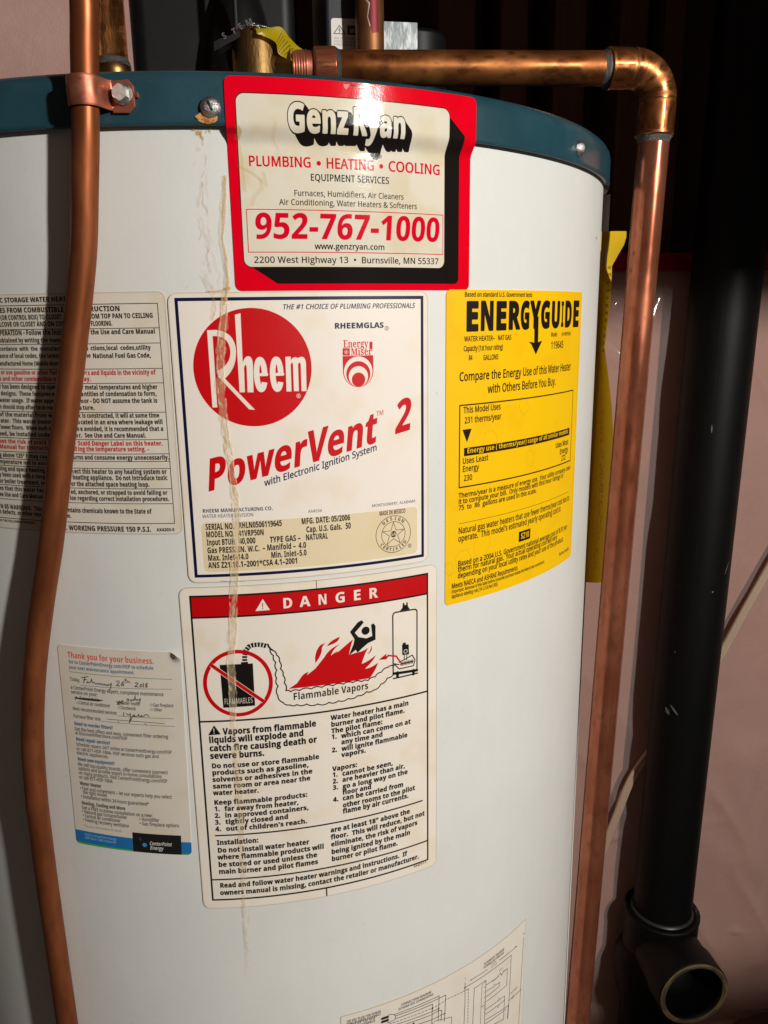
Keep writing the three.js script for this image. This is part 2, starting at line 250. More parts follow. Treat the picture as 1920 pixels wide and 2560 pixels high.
// a thin sheet stuck to the jacket, rounded corners, with a real edge
function stuck(name, L, corner, material, text, lift = 0.00028, radius, turn) {
  const nx = 72, ny = radius ? 60 : 16, pos = [], uv = [], idx = [], w = L.s1 - L.s0, h = L.top - L.bottom;
  const inset = (s) => { const e = Math.min(s - L.s0, L.s1 - s); if (e >= corner) return 0; const t = corner - e; return corner - Math.sqrt(Math.max(0, corner * corner - t * t)); };
  const ss = []; for (let i = 0; i <= 5; i++) ss.push(corner * (1 - Math.cos(i / 5 * Math.PI / 2))); for (let i = 1; i < nx; i++) ss.push(corner + (w - 2 * corner) * i / nx); for (let i = 5; i >= 0; i--) ss.push(w - corner * (1 - Math.cos(i / 5 * Math.PI / 2)));
  const point = (s, y, out) => { if (turn) { const c = [(L.s0 + L.s1) / 2, (L.top + L.bottom) / 2], ds = s - c[0], dy = y - c[1]; s = c[0] + ds * Math.cos(turn) - dy * Math.sin(turn); y = c[1] + ds * Math.sin(turn) + dy * Math.cos(turn); } const v = onTank(s, y, (radius ? radius(s, y) : R) + out); pos.push(v.x, v.y, v.z); };
  const cols = ss.length, id = (i, j) => i * (ny + 1) + j;
  for (let i = 0; i < cols; i++) for (let j = 0; j <= ny; j++) { const s = L.s0 + ss[i], q = inset(s), y = L.top - q - (h - 2 * q) * j / ny; point(s, y, lift); uv.push(ss[i] / w, 1 - (L.top - y) / h); }
  for (let i = 1; i < cols; i++) for (let j = 0; j < ny; j++) idx.push(id(i - 1, j), id(i - 1, j + 1), id(i, j), id(i, j), id(i - 1, j + 1), id(i, j + 1));
  const rim = []; for (let i = 0; i < cols; i++) rim.push(id(i, 0)); for (let j = 1; j <= ny; j++) rim.push(id(cols - 1, j)); for (let i = cols - 2; i >= 0; i--) rim.push(id(i, ny)); for (let j = ny - 1; j > 0; j--) rim.push(id(0, j));
  const start = pos.length / 3;
  for (const r of rim) for (const k of [1, 0]) { const v = V(pos[r * 3], 0, pos[r * 3 + 2]), len = v.length(); v.setLength(len - (k ? 0 : lift * 1.3)); pos.push(v.x, pos[r * 3 + 1], v.z); uv.push(uv[r * 2], uv[r * 2 + 1]); }
  for (let i = 0; i < rim.length; i++) { const a = start + i * 2, b = start + ((i + 1) % rim.length) * 2; idx.push(a, b, a + 1, b, b + 1, a + 1); }
  const g = new THREE.BufferGeometry(); g.setAttribute('position', new THREE.Float32BufferAttribute(pos, 3)); g.setAttribute('uv', new THREE.Float32BufferAttribute(uv, 2)); g.setIndex(idx); g.computeVertexNormals();
  material.map = L.texture(); return mesh(name, g, material, heater, text);
}
const vinyl = (o = {}) => mat({ roughness: 0.4, specularIntensity: 0.5, bumpMap: grain(3, 3), bumpScale: 0.00003, ...o });

// ---- rating label
{
  const L = new Label(-38.6, 92.2, -72.2, -217, 9, '#ece3d6').frame(420, 720, 660), c = L.x, RED = '#c9060f';
  { const q = [[40, 60], [1605, 52], [1600, 1685], [170, 1820]], b = L.rect(q); c.fillStyle = NAVY; c.fill(); const e = 1.55 * 9; c.fillStyle = '#efe6da'; c.fillRect(b[0] + e, b[1] + e, b[2] - 2 * e, b[3] - 2 * e); }
  L.T('THE #1 CHOICE OF PLUMBING PROFESSIONALS', 718, 135, 1546, 125, 31, { color: '#15162a', skew: 0.22, stroke: 0.05 });
  { const a = L.p(160, 500), b = L.p(900, 490), t = L.p(530, 125), d = L.p(545, 868); c.beginPath(); c.ellipse((a[0] + b[0]) / 2, (t[1] + d[1]) / 2, (b[0] - a[0]) / 2, (d[1] - t[1]) / 2, 0, 0, 7); c.fillStyle = RED; c.fill(); }
  const W = '#efe6da';
  L.fill([[246, 265], [300, 263], [420, 275, 428, 395], [432, 505, 358, 568], [548, 765], [510, 762], [316, 556], [308, 522], [395, 480, 392, 400], [385, 300, 290, 302], [281, 302], [311, 750], [280, 750]], W);
  L.fill([[420, 168], [456, 158], [470, 470], [480, 428, 505, 428], [533, 430, 534, 490], [538, 655], [500, 655], [494, 500], [490, 465, 478, 500], [484, 655], [450, 655]], W);
  for (const [x, y] of [[582, 545], [683, 543]]) { L.line([[x + 38, y - 2], [x - 30, y]], 1.5, W); const a = L.p(x - 44, y), b = L.p(x + 44, y - 3), t = L.p(x, y - 114), d = L.p(x, y + 110); c.beginPath(); c.ellipse((a[0] + b[0]) / 2, (t[1] + d[1]) / 2, (b[0] - a[0]) / 2 - 13, (d[1] - t[1]) / 2 - 13, 0, 0.55, Math.PI * 2 - 0.02); c.lineWidth = 25; c.lineCap = 'butt'; c.strokeStyle = W; c.stroke(); c.lineCap = 'round'; }
  L.fill([[736, 432], [770, 430], [772, 452], [790, 424, 815, 440], [860, 412, 866, 475], [870, 648], [838, 648], [832, 480], [828, 455, 816, 480], [822, 648], [790, 648], [784, 480], [780, 455, 770, 482], [776, 650], [744, 650]], W);
  L.disc(820, 677, 1.05, W, 0.22); L.T('R', 813, 686, 827, 686, 17, { color: W, bold: true });
  L.T('RHEEMGLAS', 1043, 257, 1353, 250, 36, { color: '#0d1230', bold: true, stroke: 0.05 }); L.disc(1371, 253, 1.0, '#333', 0.2); L.T('R', 1365, 261, 1377, 261, 16, { color: '#333' });
  L.T('Energy', 1099, 374, 1256, 372, 46, { color: RED, bold: true, font: 'serif' }); L.fill([[1263, 338], [1282, 337], [1282, 384], [1263, 384]], RED);
  L.fill([[1095, 379], [1139, 378], [1140, 424], [1095, 424]], RED); L.disc(1118, 402, 0.95, W, 0.2); L.T('R', 1112, 410, 1124, 410, 15, { color: W, bold: true }); L.T('Miser', 1146, 422, 1280, 420, 44, { color: RED, bold: true, font: 'serif' });
  { const a = L.p(1095, 428), b = L.p(1286, 427), d = L.p(1191, 622), r = (b[0] - a[0]) / 2, x = (a[0] + b[0]) / 2; c.fillStyle = RED; c.beginPath(); c.moveTo(x - r, a[1]); c.lineTo(x + r, a[1]); c.lineTo(x + r, d[1] - r); c.arc(x, d[1] - r, r, 0, Math.PI); c.closePath(); c.fill(); for (const [k, col] of [[0.94, W], [0.79, RED], [0.64, W], [0.44, RED]]) { c.beginPath(); c.arc(x, d[1] - r * k - r * 0.02, r * k, 0, 7); c.fillStyle = col; c.fill(); } }
  L.T('PowerVent', 240, 1279, 1306, 966, 200, { color: RED, bold: true, slope: true, skew: 0.1, stroke: 0.035 });
  L.T('TM', 1306, 806, 1353, 794, 30, { color: RED, slope: true }); L.T('2', 1418, 918, 1520, 886, 205, { color: RED, bold: true, slope: true, skew: 0.1, stroke: 0.035 });
  L.T('with Electronic Ignition System', 606, 1245, 1311, 1018, 42, { color: '#0a1034', slope: true, stroke: 0.05 });
  L.T('RHEEM MANUFACTURING CO.', 217, 1410, 660, 1394, 23, { bold: true, color: '#141a3a' }); L.T('WATER HEATER DIVISION', 217, 1444, 538, 1434, 20, { color: '#141a3a' }); L.T('AX4534', 880, 1410, 966, 1407, 18, { color: '#222' }); L.T('MONTGOMERY, ALABAMA', 1278, 1375, 1551, 1347, 19, { color: '#141a3a' });
  L.rect([[203, 1470], [1562, 1368], [1568, 1664], [228, 1786]], 3); c.fillStyle = '#e3d2ae'; c.fill(); c.lineWidth = 3; c.strokeStyle = '#f4ebdc'; c.stroke();
  for (const [t, ...q] of [['SERIAL NO.', 237, 1520, 418, 1510], ['RHLN0506119645', 444, 1509, 716, 1494], ['MODEL NO.', 240, 1568, 418, 1559], ['41VRP50N', 444, 1558, 604, 1551], ['Input BTUH', 245, 1616, 423, 1608], ['40,000', 447, 1607, 551, 1602], ['TYPE GAS –', 640, 1597, 833, 1585], ['NATURAL', 864, 1582, 1004, 1573], ['Gas PRESS. IN. W.C.', 248, 1665, 577, 1650], ['– Manifold –', 594, 1648, 803, 1636], ['4.0', 820, 1634, 868, 1630], ['Max. Inlet–14.0', 252, 1712, 507, 1702], ['Min. Inlet–5.0', 647, 1693, 871, 1678], ['ANS Z21.10.1–2001*CSA 4.1–2001', 255, 1760, 816, 1728], ['MFG. DATE: 05/2006', 837, 1481, 1143, 1459], ['Cap. U.S. Gals.', 867, 1533, 1093, 1516], ['50', 1114, 1514, 1147, 1510]]) L.T(t, ...q, 37, { bold: true, color: '#1c1512', stroke: 0.03 });
  L.T('MADE IN MEXICO', 1325, 1428, 1489, 1411, 27, { color: '#2a211c', bold: true });
  { const q = L.p(1414, 1545), a = L.p(1304, 1552), r = q[0] - a[0]; c.lineWidth = 2.4; c.strokeStyle = '#2a211c'; for (const k of [1, 0.68]) { c.beginPath(); c.arc(q[0], q[1], r * k, 0, 7); c.stroke(); } c.beginPath(); for (let i = 0; i < 10; i++) { const t = -Math.PI / 2 + i * Math.PI / 5, k = r * (i % 2 ? 0.25 : 0.65); c[i ? 'lineTo' : 'moveTo'](q[0] + Math.cos(t) * k, q[1] + Math.sin(t) * k); } c.closePath(); c.stroke(); c.beginPath(); c.arc(q[0], q[1], r * 0.17, 0, 7); c.fillStyle = '#2a211c'; c.fill(); c.font = 'bold ' + r * 0.26 + 'px sans-serif'; c.fillStyle = '#e3d2ae'; c.textAlign = 'center'; c.fillText('SA', q[0], q[1] + r * 0.09); c.fillStyle = '#2a211c'; c.font = 'bold ' + r * 0.25 + 'px sans-serif';
    [...'DESIGN'].forEach((ch, i) => { c.save(); c.translate(q[0], q[1]); c.rotate((i - 2.5) * 0.28); c.fillText(ch, 0, -r * 0.76); c.restore(); }); [...'CERTIFIED'].forEach((ch, i) => { c.save(); c.translate(q[0], q[1]); c.rotate(-(i - 4) * 0.23); c.fillText(ch, 0, r * 0.93); c.restore(); }); c.textAlign = 'left'; L.disc(1515, 1617, 1.0, '#2a211c', 0.2); L.T('R', 1509, 1625, 1521, 1625, 15, { color: '#2a211c' }); }
  L.age(0.5, [250, 242, 226], 3);
  L.edge(4.5); stuck('rating_label', L, 4.5, vinyl({ roughness: 0.42 }), 'white rating label with navy border, red round emblem and slanted red lettering', 0.0006);
}
// ---- danger label
{
  const L = new Label(-44.2, 98, -219.4, -414, 8, '#ebe2d4').frame(440, 1420, 660), c = L.x, RED = '#c2040b', W = '#eee5d9';
  const D = 340 / (660 / 1659);
  { const b = L.rect([[95, 180], [1577, 32], [1580, 970 + D], [228, 1232 + D]]); c.lineWidth = 0.95 * 8; c.strokeStyle = BLACK; c.stroke(); const t = L.p(113, 312), q = L.p(1575, 160), y = (t[1] + q[1]) / 2; c.fillStyle = RED; c.fillRect(b[0] + 2, b[1] + 2, b[2] - 4, y - b[1]); c.fillStyle = BLACK; c.fillRect(b[0], y - 4, b[2], 7.5); c.strokeRect(b[0], b[1], b[2], b[3]); }
  L.fill([[499, 269], [591, 262], [545, 192]], W); L.T('!', 540, 258, 550, 257, 40, { color: '#7a0c08', bold: true });
  [...'DANGER'].forEach((ch, i) => { const a = [[668, 250], [778, 240], [890, 228], [998, 214], [1110, 200], [1207, 187]][i], w = [68, 66, 62, 68, 54, 60][i]; L.T(ch, a[0], a[1] + 3, a[0] + w, a[1] - 4, 64, { color: W, bold: true, stroke: 0.02 }); });
  // vapour cloud outlines, scalloped
  const scallop = (pts, side, mm) => { const q = pts.map((v) => L.p(...v)); c.beginPath(); c.moveTo(...q[0]); for (let i = 1; i < q.length; i++) { const a = q[i - 1], b = q[i], dx = b[0] - a[0], dy = b[1] - a[1]; c.quadraticCurveTo((a[0] + b[0]) / 2 - dy * 0.32 * side, (a[1] + b[1]) / 2 + dx * 0.32 * side, b[0], b[1]); } c.lineWidth = mm * 8; c.strokeStyle = BLACK; c.stroke(); };
  L.fill([[708, 757], [760, 722], [782, 690], [800, 660, 832, 650], [822, 672], [875, 630], [930, 560], [965, 500, 1028, 478], [985, 505, 972, 550], [990, 530, 1020, 520], [1003, 538], [1070, 480], [1112, 445], [1100, 470, 1085, 545], [1130, 530], [1165, 528, 1205, 500], [1180, 545, 1165, 600], [1200, 590, 1255, 545], [1240, 580, 1185, 632], [1230, 625, 1268, 592], [1255, 640, 1215, 690]], RED);
  L.fill([[875, 595], [868, 545, 890, 505], [905, 475, 938, 470], [912, 490, 915, 520], [905, 560, 875, 595]], RED); L.fill([[948, 490], [965, 455, 1028, 430], [1022, 460, 985, 475], [948, 490]], RED); L.fill([[1205, 535], [1225, 515, 1224, 485], [1240, 515, 1205, 540]], RED);
  L.disc(1190, 392, 2.35, BLACK); L.fill([[1092, 400], [1140, 340], [1165, 326], [1178, 340], [1160, 362], [1122, 405], [1145, 432], [1195, 440], [1232, 425], [1228, 390], [1224, 355], [1240, 346], [1252, 362], [1252, 448], [1205, 470], [1170, 500], [1140, 530], [1128, 512], [1085, 548], [1115, 475], [1120, 445]], BLACK);
  L.T('Flammable Vapors', 735, 828, 1208, 757, 44, { bold: true, slope: true });
  scallop([[577, 478], [606, 514]], 0.6, 0.9); scallop([[577, 478], [592, 502], [612, 548], [627, 590], [634, 640], [632, 690], [642, 740], [640, 800], [672, 842], [715, 858], [760, 856], [820, 852], [890, 852], [960, 842], [1020, 832], [1080, 818], [1140, 800], [1195, 775], [1240, 765], [1285, 728], [1325, 690], [1372, 655]], 1, 0.62);
  scallop([[606, 514], [632, 545], [650, 585], [656, 632], [672, 672], [680, 720], [690, 768], [720, 775], [775, 768], [850, 758], [915, 748], [985, 738], [1050, 728], [1110, 718], [1165, 712], [1205, 705], [1250, 682], [1290, 652], [1330, 622], [1368, 612]], -1, 0.62);
  // fuel can and prohibition ring
  L.fill([[275, 607], [483, 597], [497, 862], [298, 876]], BLACK); L.fill([[408, 590], [452, 587], [454, 606], [410, 608]], BLACK); L.T('FLAMMABLES', 305, 855, 484, 843, 34, { color: '#d9cfc2' });
  { const q = [[432, 582], [432, 548], [440, 515], [458, 492], [485, 482], [515, 479], [545, 482], [568, 488]].map((v) => L.p(...v)); c.beginPath(); q.forEach((v, i) => c[i ? 'lineTo' : 'moveTo'](...v)); c.setLineDash([9, 4.5]); c.lineCap = 'butt'; c.lineWidth = 2.6 * 8; c.strokeStyle = BLACK; c.stroke(); c.setLineDash([]); c.lineCap = 'round'; }
  { const a = L.p(172, 735), b = L.p(608, 712), t = L.p(385, 512), d = L.p(395, 930); c.beginPath(); c.ellipse((a[0] + b[0]) / 2, (t[1] + d[1]) / 2, (b[0] - a[0]) / 2 - 8, (d[1] - t[1]) / 2 - 8, 0, 0, 7); c.lineWidth = 2.1 * 8; c.strokeStyle = RED; c.stroke(); c.lineCap = 'butt'; L.line([[222, 608], [552, 836]], 2.5, W); L.line([[222, 608], [552, 836]], 1.9, RED); c.lineCap = 'round'; }
  // the little heater
  L.line([[1363, 660], [1360, 300], [1362, 282, 1378, 277], [1495, 258], [1512, 258, 1512, 272], [1512, 632]], 0.75); L.fill([[1405, 268], [1420, 250], [1424, 218], [1432, 217], [1434, 232], [1444, 230], [1446, 214], [1453, 214], [1455, 240], [1468, 258]], BLACK); L.line([[1366, 662], [1512, 640]], 1.6); L.line([[1365, 693], [1516, 658]], 0.8); for (const x of [1390, 1490]) L.line([[x, 655 - (x - 1390) * 0.14], [x, 682 - (x - 1390) * 0.17]], 1.7);
  L.fill([[1418, 480], [1460, 478], [1462, 540], [1420, 545]], BLACK); L.fill([[1422, 470], [1442, 466], [1442, 482], [1424, 483]], BLACK); L.disc(1441, 522, 1.1, W, 0.4); L.line([[1400, 590], [1440, 570], [1482, 545], [1500, 575], [1490, 612], [1400, 632], [1368, 600], [1398, 605]], 0.6); for (let i = 0; i < 9; i++) L.line([[1412 + i * 9, 612 - i * 2], [1414 + i * 9, 590 - i * 2]], 0.45); L.line([[1408, 602], [1488, 584]], 0.7); for (const x of [1432, 1448]) L.line([[x, 545], [x, 575]], 0.5); L.line([[1408, 590], [1382, 552], [1330, 548]], 0.9, RED); L.fill([[1272, 575], [1322, 535], [1318, 552], [1338, 550], [1318, 572]], RED);
  L.hline(150, 968, 1577, 768, 0.95);
  L.line([[880, 62], [882, 128]], 0.3); 
  L.frame(440, 1760, 660);
  L.fill([[203, 194], [282, 188], [240, 132]], BLACK); L.T('!', 236, 185, 245, 184, 34, { color: W, bold: true });
  const big = { bold: true, stroke: 0.075 };
  for (const [t, ...q] of [['Vapors from flammable', 296, 190, 881, 136], ['liquids will explode and', 208, 243, 803, 195], ['catch fire causing death or', 212, 294, 885, 238], ['severe burns.', 216, 344, 557, 322]]) L.T(t, ...q, 38, big);
  for (const [t, ...q] of [['Do not use or store flammable', 225, 402, 900, 342], ['products such as gasoline,', 228, 445, 835, 392], ['solvents or adhesives in the', 230, 487, 858, 431], ['same room or area near the', 233, 530, 845, 474], ['water heater.', 235, 572, 522, 553], ['Keep flammable products:', 240, 630, 827, 580], ['1.', 243, 672, 278, 669], ['far away from heater,', 306, 667, 772, 630], ['2.', 245, 714, 281, 711], ['in approved containers,', 308, 709, 835, 663], ['3.', 247, 757, 283, 754], ['tightly closed and', 312, 752, 707, 719], ['4.', 250, 797, 286, 794], ["out of children's reach.", 315, 792, 825, 745], ['Installation:', 258, 882, 520, 866], ['Do not install water heater', 262, 930, 837, 877], ['where flammable products will', 263, 975, 930, 904], ['be stored or used unless the', 267, 1020, 888, 958], ['main burner and pilot flames', 270, 1065, 893, 1002], ['Read and follow water heater warnings and instructions.  If', 277, 1155, 1450, 945], ['owners manual is missing, contact the retailer or manufacturer.', 278, 1198, 1525, 965], ['Water heater has a main', 972, 100, 1460, 5], ['burner and pilot flame.', 973, 141, 1435, 52], ['The pilot flame:', 975, 183, 1297, 125], ['1.', 977, 221, 1010, 215], ['which can come on at', 1037, 212, 1473, 120], ['any time and', 1037, 252, 1298, 200], ['2.', 978, 302, 1013, 296], ['will ignite flammable', 1040, 292, 1453, 204], ['vapors.', 1038, 333, 1193, 301], ['Vapors:', 982, 421, 1138, 390], ['1.', 983, 458, 1016, 452], ['cannot be seen,', 1043, 447, 1362, 383], ['2.', 984, 499, 1018, 492], ['are heavier than air,', 1044, 488, 1438, 400], ['3.', 985, 539, 1019, 532], ['go a long way on the', 1045, 528, 1454, 434], ['floor and', 1045, 566, 1227, 530], ['4.', 987, 613, 1021, 606], ['can be carried from', 1046, 603, 1427, 517], ['other rooms to the pilot', 1047, 645, 1500, 540], ['flame by air currents.', 1047, 688, 1460, 584], ['are at least 18" above the', 970, 805, 1468, 683], ['floor.  This will reduce, but not', 972, 850, 1560, 695], ['eliminate, the risk of vapors', 973, 893, 1515, 755], ['being ignited by the main', 975, 940, 1470, 817], ['burner or pilot flame.', 977, 985, 1392, 884]]) L.T(t, ...q, 29, big);
  L.T('AX4211-1', 1490, 1028, 1570, 996, 13, { skew: 0.2, bold: true });
  L.hline(246, 828, 1548, 600, 0.85); L.hline(228, 1105, 1580, 851, 0.85); L.line([[945, 1152], [947, 1200]], 0.75);
  L.age(0.5, [248, 240, 224], 8);
  L.edge(4.5); stuck('danger_label', L, 4.5, vinyl({ roughness: 0.45 }), 'white danger label with red banner, fire pictogram and rows of black warning text', 0.0005);
}
// ---- yellow energy label
{
  const L = new Label(103.6, 237.5, -71.4, -246, 8, '#f4c203').frame(1080, 700, 520, 1369), c = L.x, K = '#1a0f06', Y = '#f4c203';
  for (const [t, cap, b, ...q] of [['Based on standard U.S. Government tests', 30, 0, 210, 113, 655, 110], ['WATER HEATER–', 32, 0, 208, 403, 408, 398], ['NAT GAS', 32, 0, 428, 397, 517, 393], ['Model', 27, 0, 778, 373, 818, 371], ['41VRP50N', 22, 0, 848, 367, 907, 364], ['119645', 46, 0, 777, 452, 859, 446], ['Capacity (1st hour rating)', 34, 0, 204, 470, 462, 458], ['84', 32, 0, 237, 528, 262, 527], ['GALLONS', 34, 0, 333, 528, 432, 522], ['Compare the Energy Use of this Water Heater', 56, 0, 175, 665, 907, 594], ['with Others Before You Buy.', 54, 0, 362, 740, 809, 696], ['This Model Uses', 42, 0, 203, 878, 448, 853], ['231 therms/year', 40, 0, 210, 943, 451, 917], ['Uses Least', 38, 0, 196, 1208, 366, 1188], ['Energy', 38, 0, 196, 1262, 305, 1249], ['230', 38, 0, 205, 1322, 261, 1315], ['Uses Most', 34, 0, 808, 1104, 891, 1084], ['Energy', 34, 0, 835, 1146, 889, 1131], ['272', 34, 0, 845, 1190, 873, 1183], ['Therms/year is a measure of energy use.  Your utility company uses', 32, 0, 171, 1430, 904, 1248], ['it to compute your bill.  Only models with first hour ratings of', 32, 0, 170, 1472, 858, 1303], ['75  to  86  gallons are used in this scale.', 32, 0, 170, 1513, 683, 1402], ['Natural gas water heaters that use fewer therms/year cost less to', 40, 0, 169, 1668, 897, 1450], ["operate.  This model's estimated yearly operating cost is:", 40, 0, 168, 1722, 843, 1522], ['Based on a 2004 U.S. Government national average cost of $.91 per', 34, 0, 166, 1877, 883, 1640], ['therm for natural gas.  Your actual operating cost will vary', 34, 0, 166, 1918, 818, 1708], ['depending on your local utility rates and your use of the product.', 34, 0, 165, 1960, 859, 1720], ['Part No. 66-4336', 20, 0, 832, 1813, 894, 1780], ['Meets NAECA and ASHRAE Requirements', 32, 0, 125, 2030, 559, 1908], ["Important: Removal of this label before consumer purchase violates the federal trade commission's", 22, 0, 125, 2062, 734, 1862], ['appliance labeling rule (16 C.F.R.Part 305)', 22, 0, 125, 2097, 428, 2008]]) L.T(t, ...q, cap, { color: K, stroke: cap > 36 ? 0.06 : 0.075 });
  // heavy poster lettering with its long arrow
  [...'ENERGYGUIDE'].forEach((ch, i) => { const x = [213, 309, 410, 492, 575, 642, 708, 776, 842, 864, 917, 964], a = x[i], b = x[i + 1] - 4, y = (v) => 334 - (v - 213) * 0.043; L.T(ch, a, y(a), b, y(b), 186 - (a - 213) * 0.036, { color: K, bold: true, stroke: ch === 'I' ? 0.03 : 0.1 }); });
  L.fill([[670, 240], [697, 240], [693, 410], [722, 398], [690, 440], [678, 492], [664, 440], [633, 406], [668, 412]], K); L.fill([[642, 408], [678, 430], [720, 400], [678, 490]], K);
  { const b = L.rect([[180, 824], [926, 726], [902, 1192], [174, 1362]]); c.lineWidth = 5.6; c.strokeStyle = K; c.stroke(); }
  L.fill([[197, 986], [257, 978], [226, 1068]], K);
  { L.rect([[207, 1102], [900, 975], [897, 1022], [207, 1155]]); c.fillStyle = K; c.fill(); L.T('Energy use ( therms/year) range of all similar models', 226, 1141, 889, 1008, 34, { color: Y, bold: true }); }
  L.hline(175, 1597, 893, 1398, 0.2, K); L.rect([[567, 1655], [643, 1637], [641, 1702], [567, 1722]]); c.fillStyle = K; c.fill(); L.T('$210', 580, 1706, 634, 1690, 40, { color: Y, bold: true });
  c.lineWidth = 2.5; for (const [x, y, r, q] of [[330, 1740, 6, 1], [200, 1840, 5, 2], [150, 1990, 5, 3], [600, 830, 4, 4], [380, 1060, 5, 5], [640, 1170, 4, 6], [110, 1900, 3, 7]]) { const o = L.p(x, y); c.beginPath(); for (let a = 0; a <= 40; a++) { const t = a / 40 * 6.283, k = r * 8 * (0.7 + 0.7 * fbm(Math.cos(t) * 1.5 + q * 9, Math.sin(t) * 1.5 + q, 2)); c[a ? 'lineTo' : 'moveTo'](o[0] + Math.cos(t) * k, o[1] + Math.sin(t) * k * 1.2); } c.strokeStyle = 'rgba(196,140,0,0.35)'; c.stroke(); }
  L.age(0.5, [250, 240, 220], 5);
  stuck('energy_label', L, 3, vinyl({ roughness: 0.48 }), 'yellow energy guide label with bold black heading and boxed figures', 0.0005);
}
// ---- installer's sticker, half on the pan and half on the jacket
{
  const L = new Label(-6.4, 118.6, 20.6, -71.8, 10, '#e0041f'), c = L.x, RED = '#d4092a', CR = '#dcd5c2', W = '#dfd9c8'; L.pan = true; L.frame(520, 180, 700);
  { const b = L.rect([[165, 125], [1425, 218], [1402, 1168], [208, 1155]]), [l, t, w, h] = b, o = 9.0 * 10, q = 7.6 * 10; c.fillStyle = '#1c1716';
    c.beginPath(); c.moveTo(l + w - 40, t + 4); c.lineTo(l + w + o, t + q * 1.5); c.lineTo(l + w + o, t + h + q - 28); c.arcTo(l + w + o, t + h + q, l + w, t + h + q, 28); c.lineTo(l + 155, t + h + q); c.lineTo(l + 14, t + h - 16); c.closePath(); c.fill();
    c.beginPath(); c.roundRect(l, t, w, h, 38); c.fillStyle = CR; c.fill(); c.lineWidth = 4; c.strokeStyle = '#241c18'; c.stroke(); }
  // extruded outline lettering of the heading
  const word = (text, x0, y0, x1, y1, cap, dy) => { for (let k = 26; k >= 0; k--) { const a = k / 26; L.T(text, x0 + 52 * a, y0 + 78 * a + 4, x1 + 40 * a, y1 + 62 * a + 4, cap, { bold: true, color: '#1d1817', slope: true, skew: -0.02, stroke: 0.13 }); } L.T(text, x0, y0, x1, y1, cap, { bold: true, color: '#1d1817', slope: true, stroke: 0.15 }); L.T(text, x0, y0, x1, y1, cap, { bold: true, color: W, slope: true, stroke: 0.07 }); };
  word('Genz', 470, 350, 832, 366, 165); word('Ryan', 838, 378, 1150, 402, 165);
  L.T('TM', 990, 513, 1028, 515, 24);
  for (const [t, ...q] of [['PLUMBING', 238, 556, 612, 566], ['HEATING', 697, 573, 985, 583], ['COOLING', 1065, 592, 1373, 608]]) L.T(t, ...q, 60, { color: RED, stroke: 0.06 });
  L.disc(655, 542, 1.05, RED); L.disc(1024, 560, 1.05, RED);
  L.T('EQUIPMENT SERVICES', 605, 645, 1072, 662, 40, { stroke: 0.04 }); L.T('Furnaces, Humidifiers, Air Cleaners', 508, 738, 1158, 755, 34, { stroke: 0.02 }); L.T('Air Conditioning, Water Heaters & Softeners', 422, 788, 1236, 815, 34, { stroke: 0.02 });
  { L.rect([[227, 813], [1390, 850], [1388, 1082], [240, 1068]]); c.lineWidth = 3.4; c.strokeStyle = RED; c.stroke(); }
  L.T('952-767-1000', 272, 990, 1368, 1003, 152, { color: RED, bold: true, skew: 0.08, stroke: 0.015 });
  L.T('www.genzryan.com', 632, 1050, 1046, 1055, 34, { stroke: 0.05 }); L.T('2200 West Highway 13  •  Burnsville, MN 55337', 272, 1130, 1364, 1142, 38, { stroke: 0.03 });
  // brown water marks that crept in from the left edge
  const mark = (pts, w, a) => { for (let k = 0; k < 3; k++) { L.path(pts.map(([x, y]) => [x + (k - 1) * 6, y + (k - 1) * 5]), false); c.lineWidth = w * 10 * (1 - k * 0.25); c.strokeStyle = `rgba(176,128,62,${a})`; c.stroke(); } };
  mark([[180, 560], [260, 600], [310, 640], [318, 690], [272, 745], [262, 790]], 1.6, 0.075); mark([[310, 640], [345, 675], [330, 600]], 1.8, 0.06); mark([[400, 300], [382, 400], [415, 460], [395, 530]], 1.5, 0.05); mark([[178, 330], [190, 360], [172, 400]], 2.2, 0.2); mark([[185, 440], [200, 560], [215, 700]], 2.4, 0.07);
  c.fillStyle = 'rgba(90,10,14,0.35)'; { const a = L.p(103, 330), b = L.p(168, 372); c.fillRect(a[0], a[1], b[0] - a[0], b[1] - a[1]); }
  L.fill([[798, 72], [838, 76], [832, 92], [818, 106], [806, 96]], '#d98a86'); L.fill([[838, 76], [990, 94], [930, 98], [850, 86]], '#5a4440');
  L.age(0.6, [246, 236, 214], 12);
  const step = (s, y) => { const t = smooth(-7.5, 1.5, y), wr = fbm(s / 9 + 3, y / 14 + 8, 3) - 0.5, edge = smooth(-9, -1, y) * (1 - smooth(-1, 7, y)); return R + (RP - R + 0.00025) * t + 0.0007 * edge * wr + 0.00012 * (fbm(s / 7, y / 30, 2) - 0.4) * smooth(-30, -8, y) + 0.0001; };
  stuck('service_sticker', L, 3.2, vinyl({ roughness: 0.13, specularIntensity: 0.14, bumpScale: 0.00003 }), 'glossy red bordered service sticker with large red phone number', 0.0003, step);
}
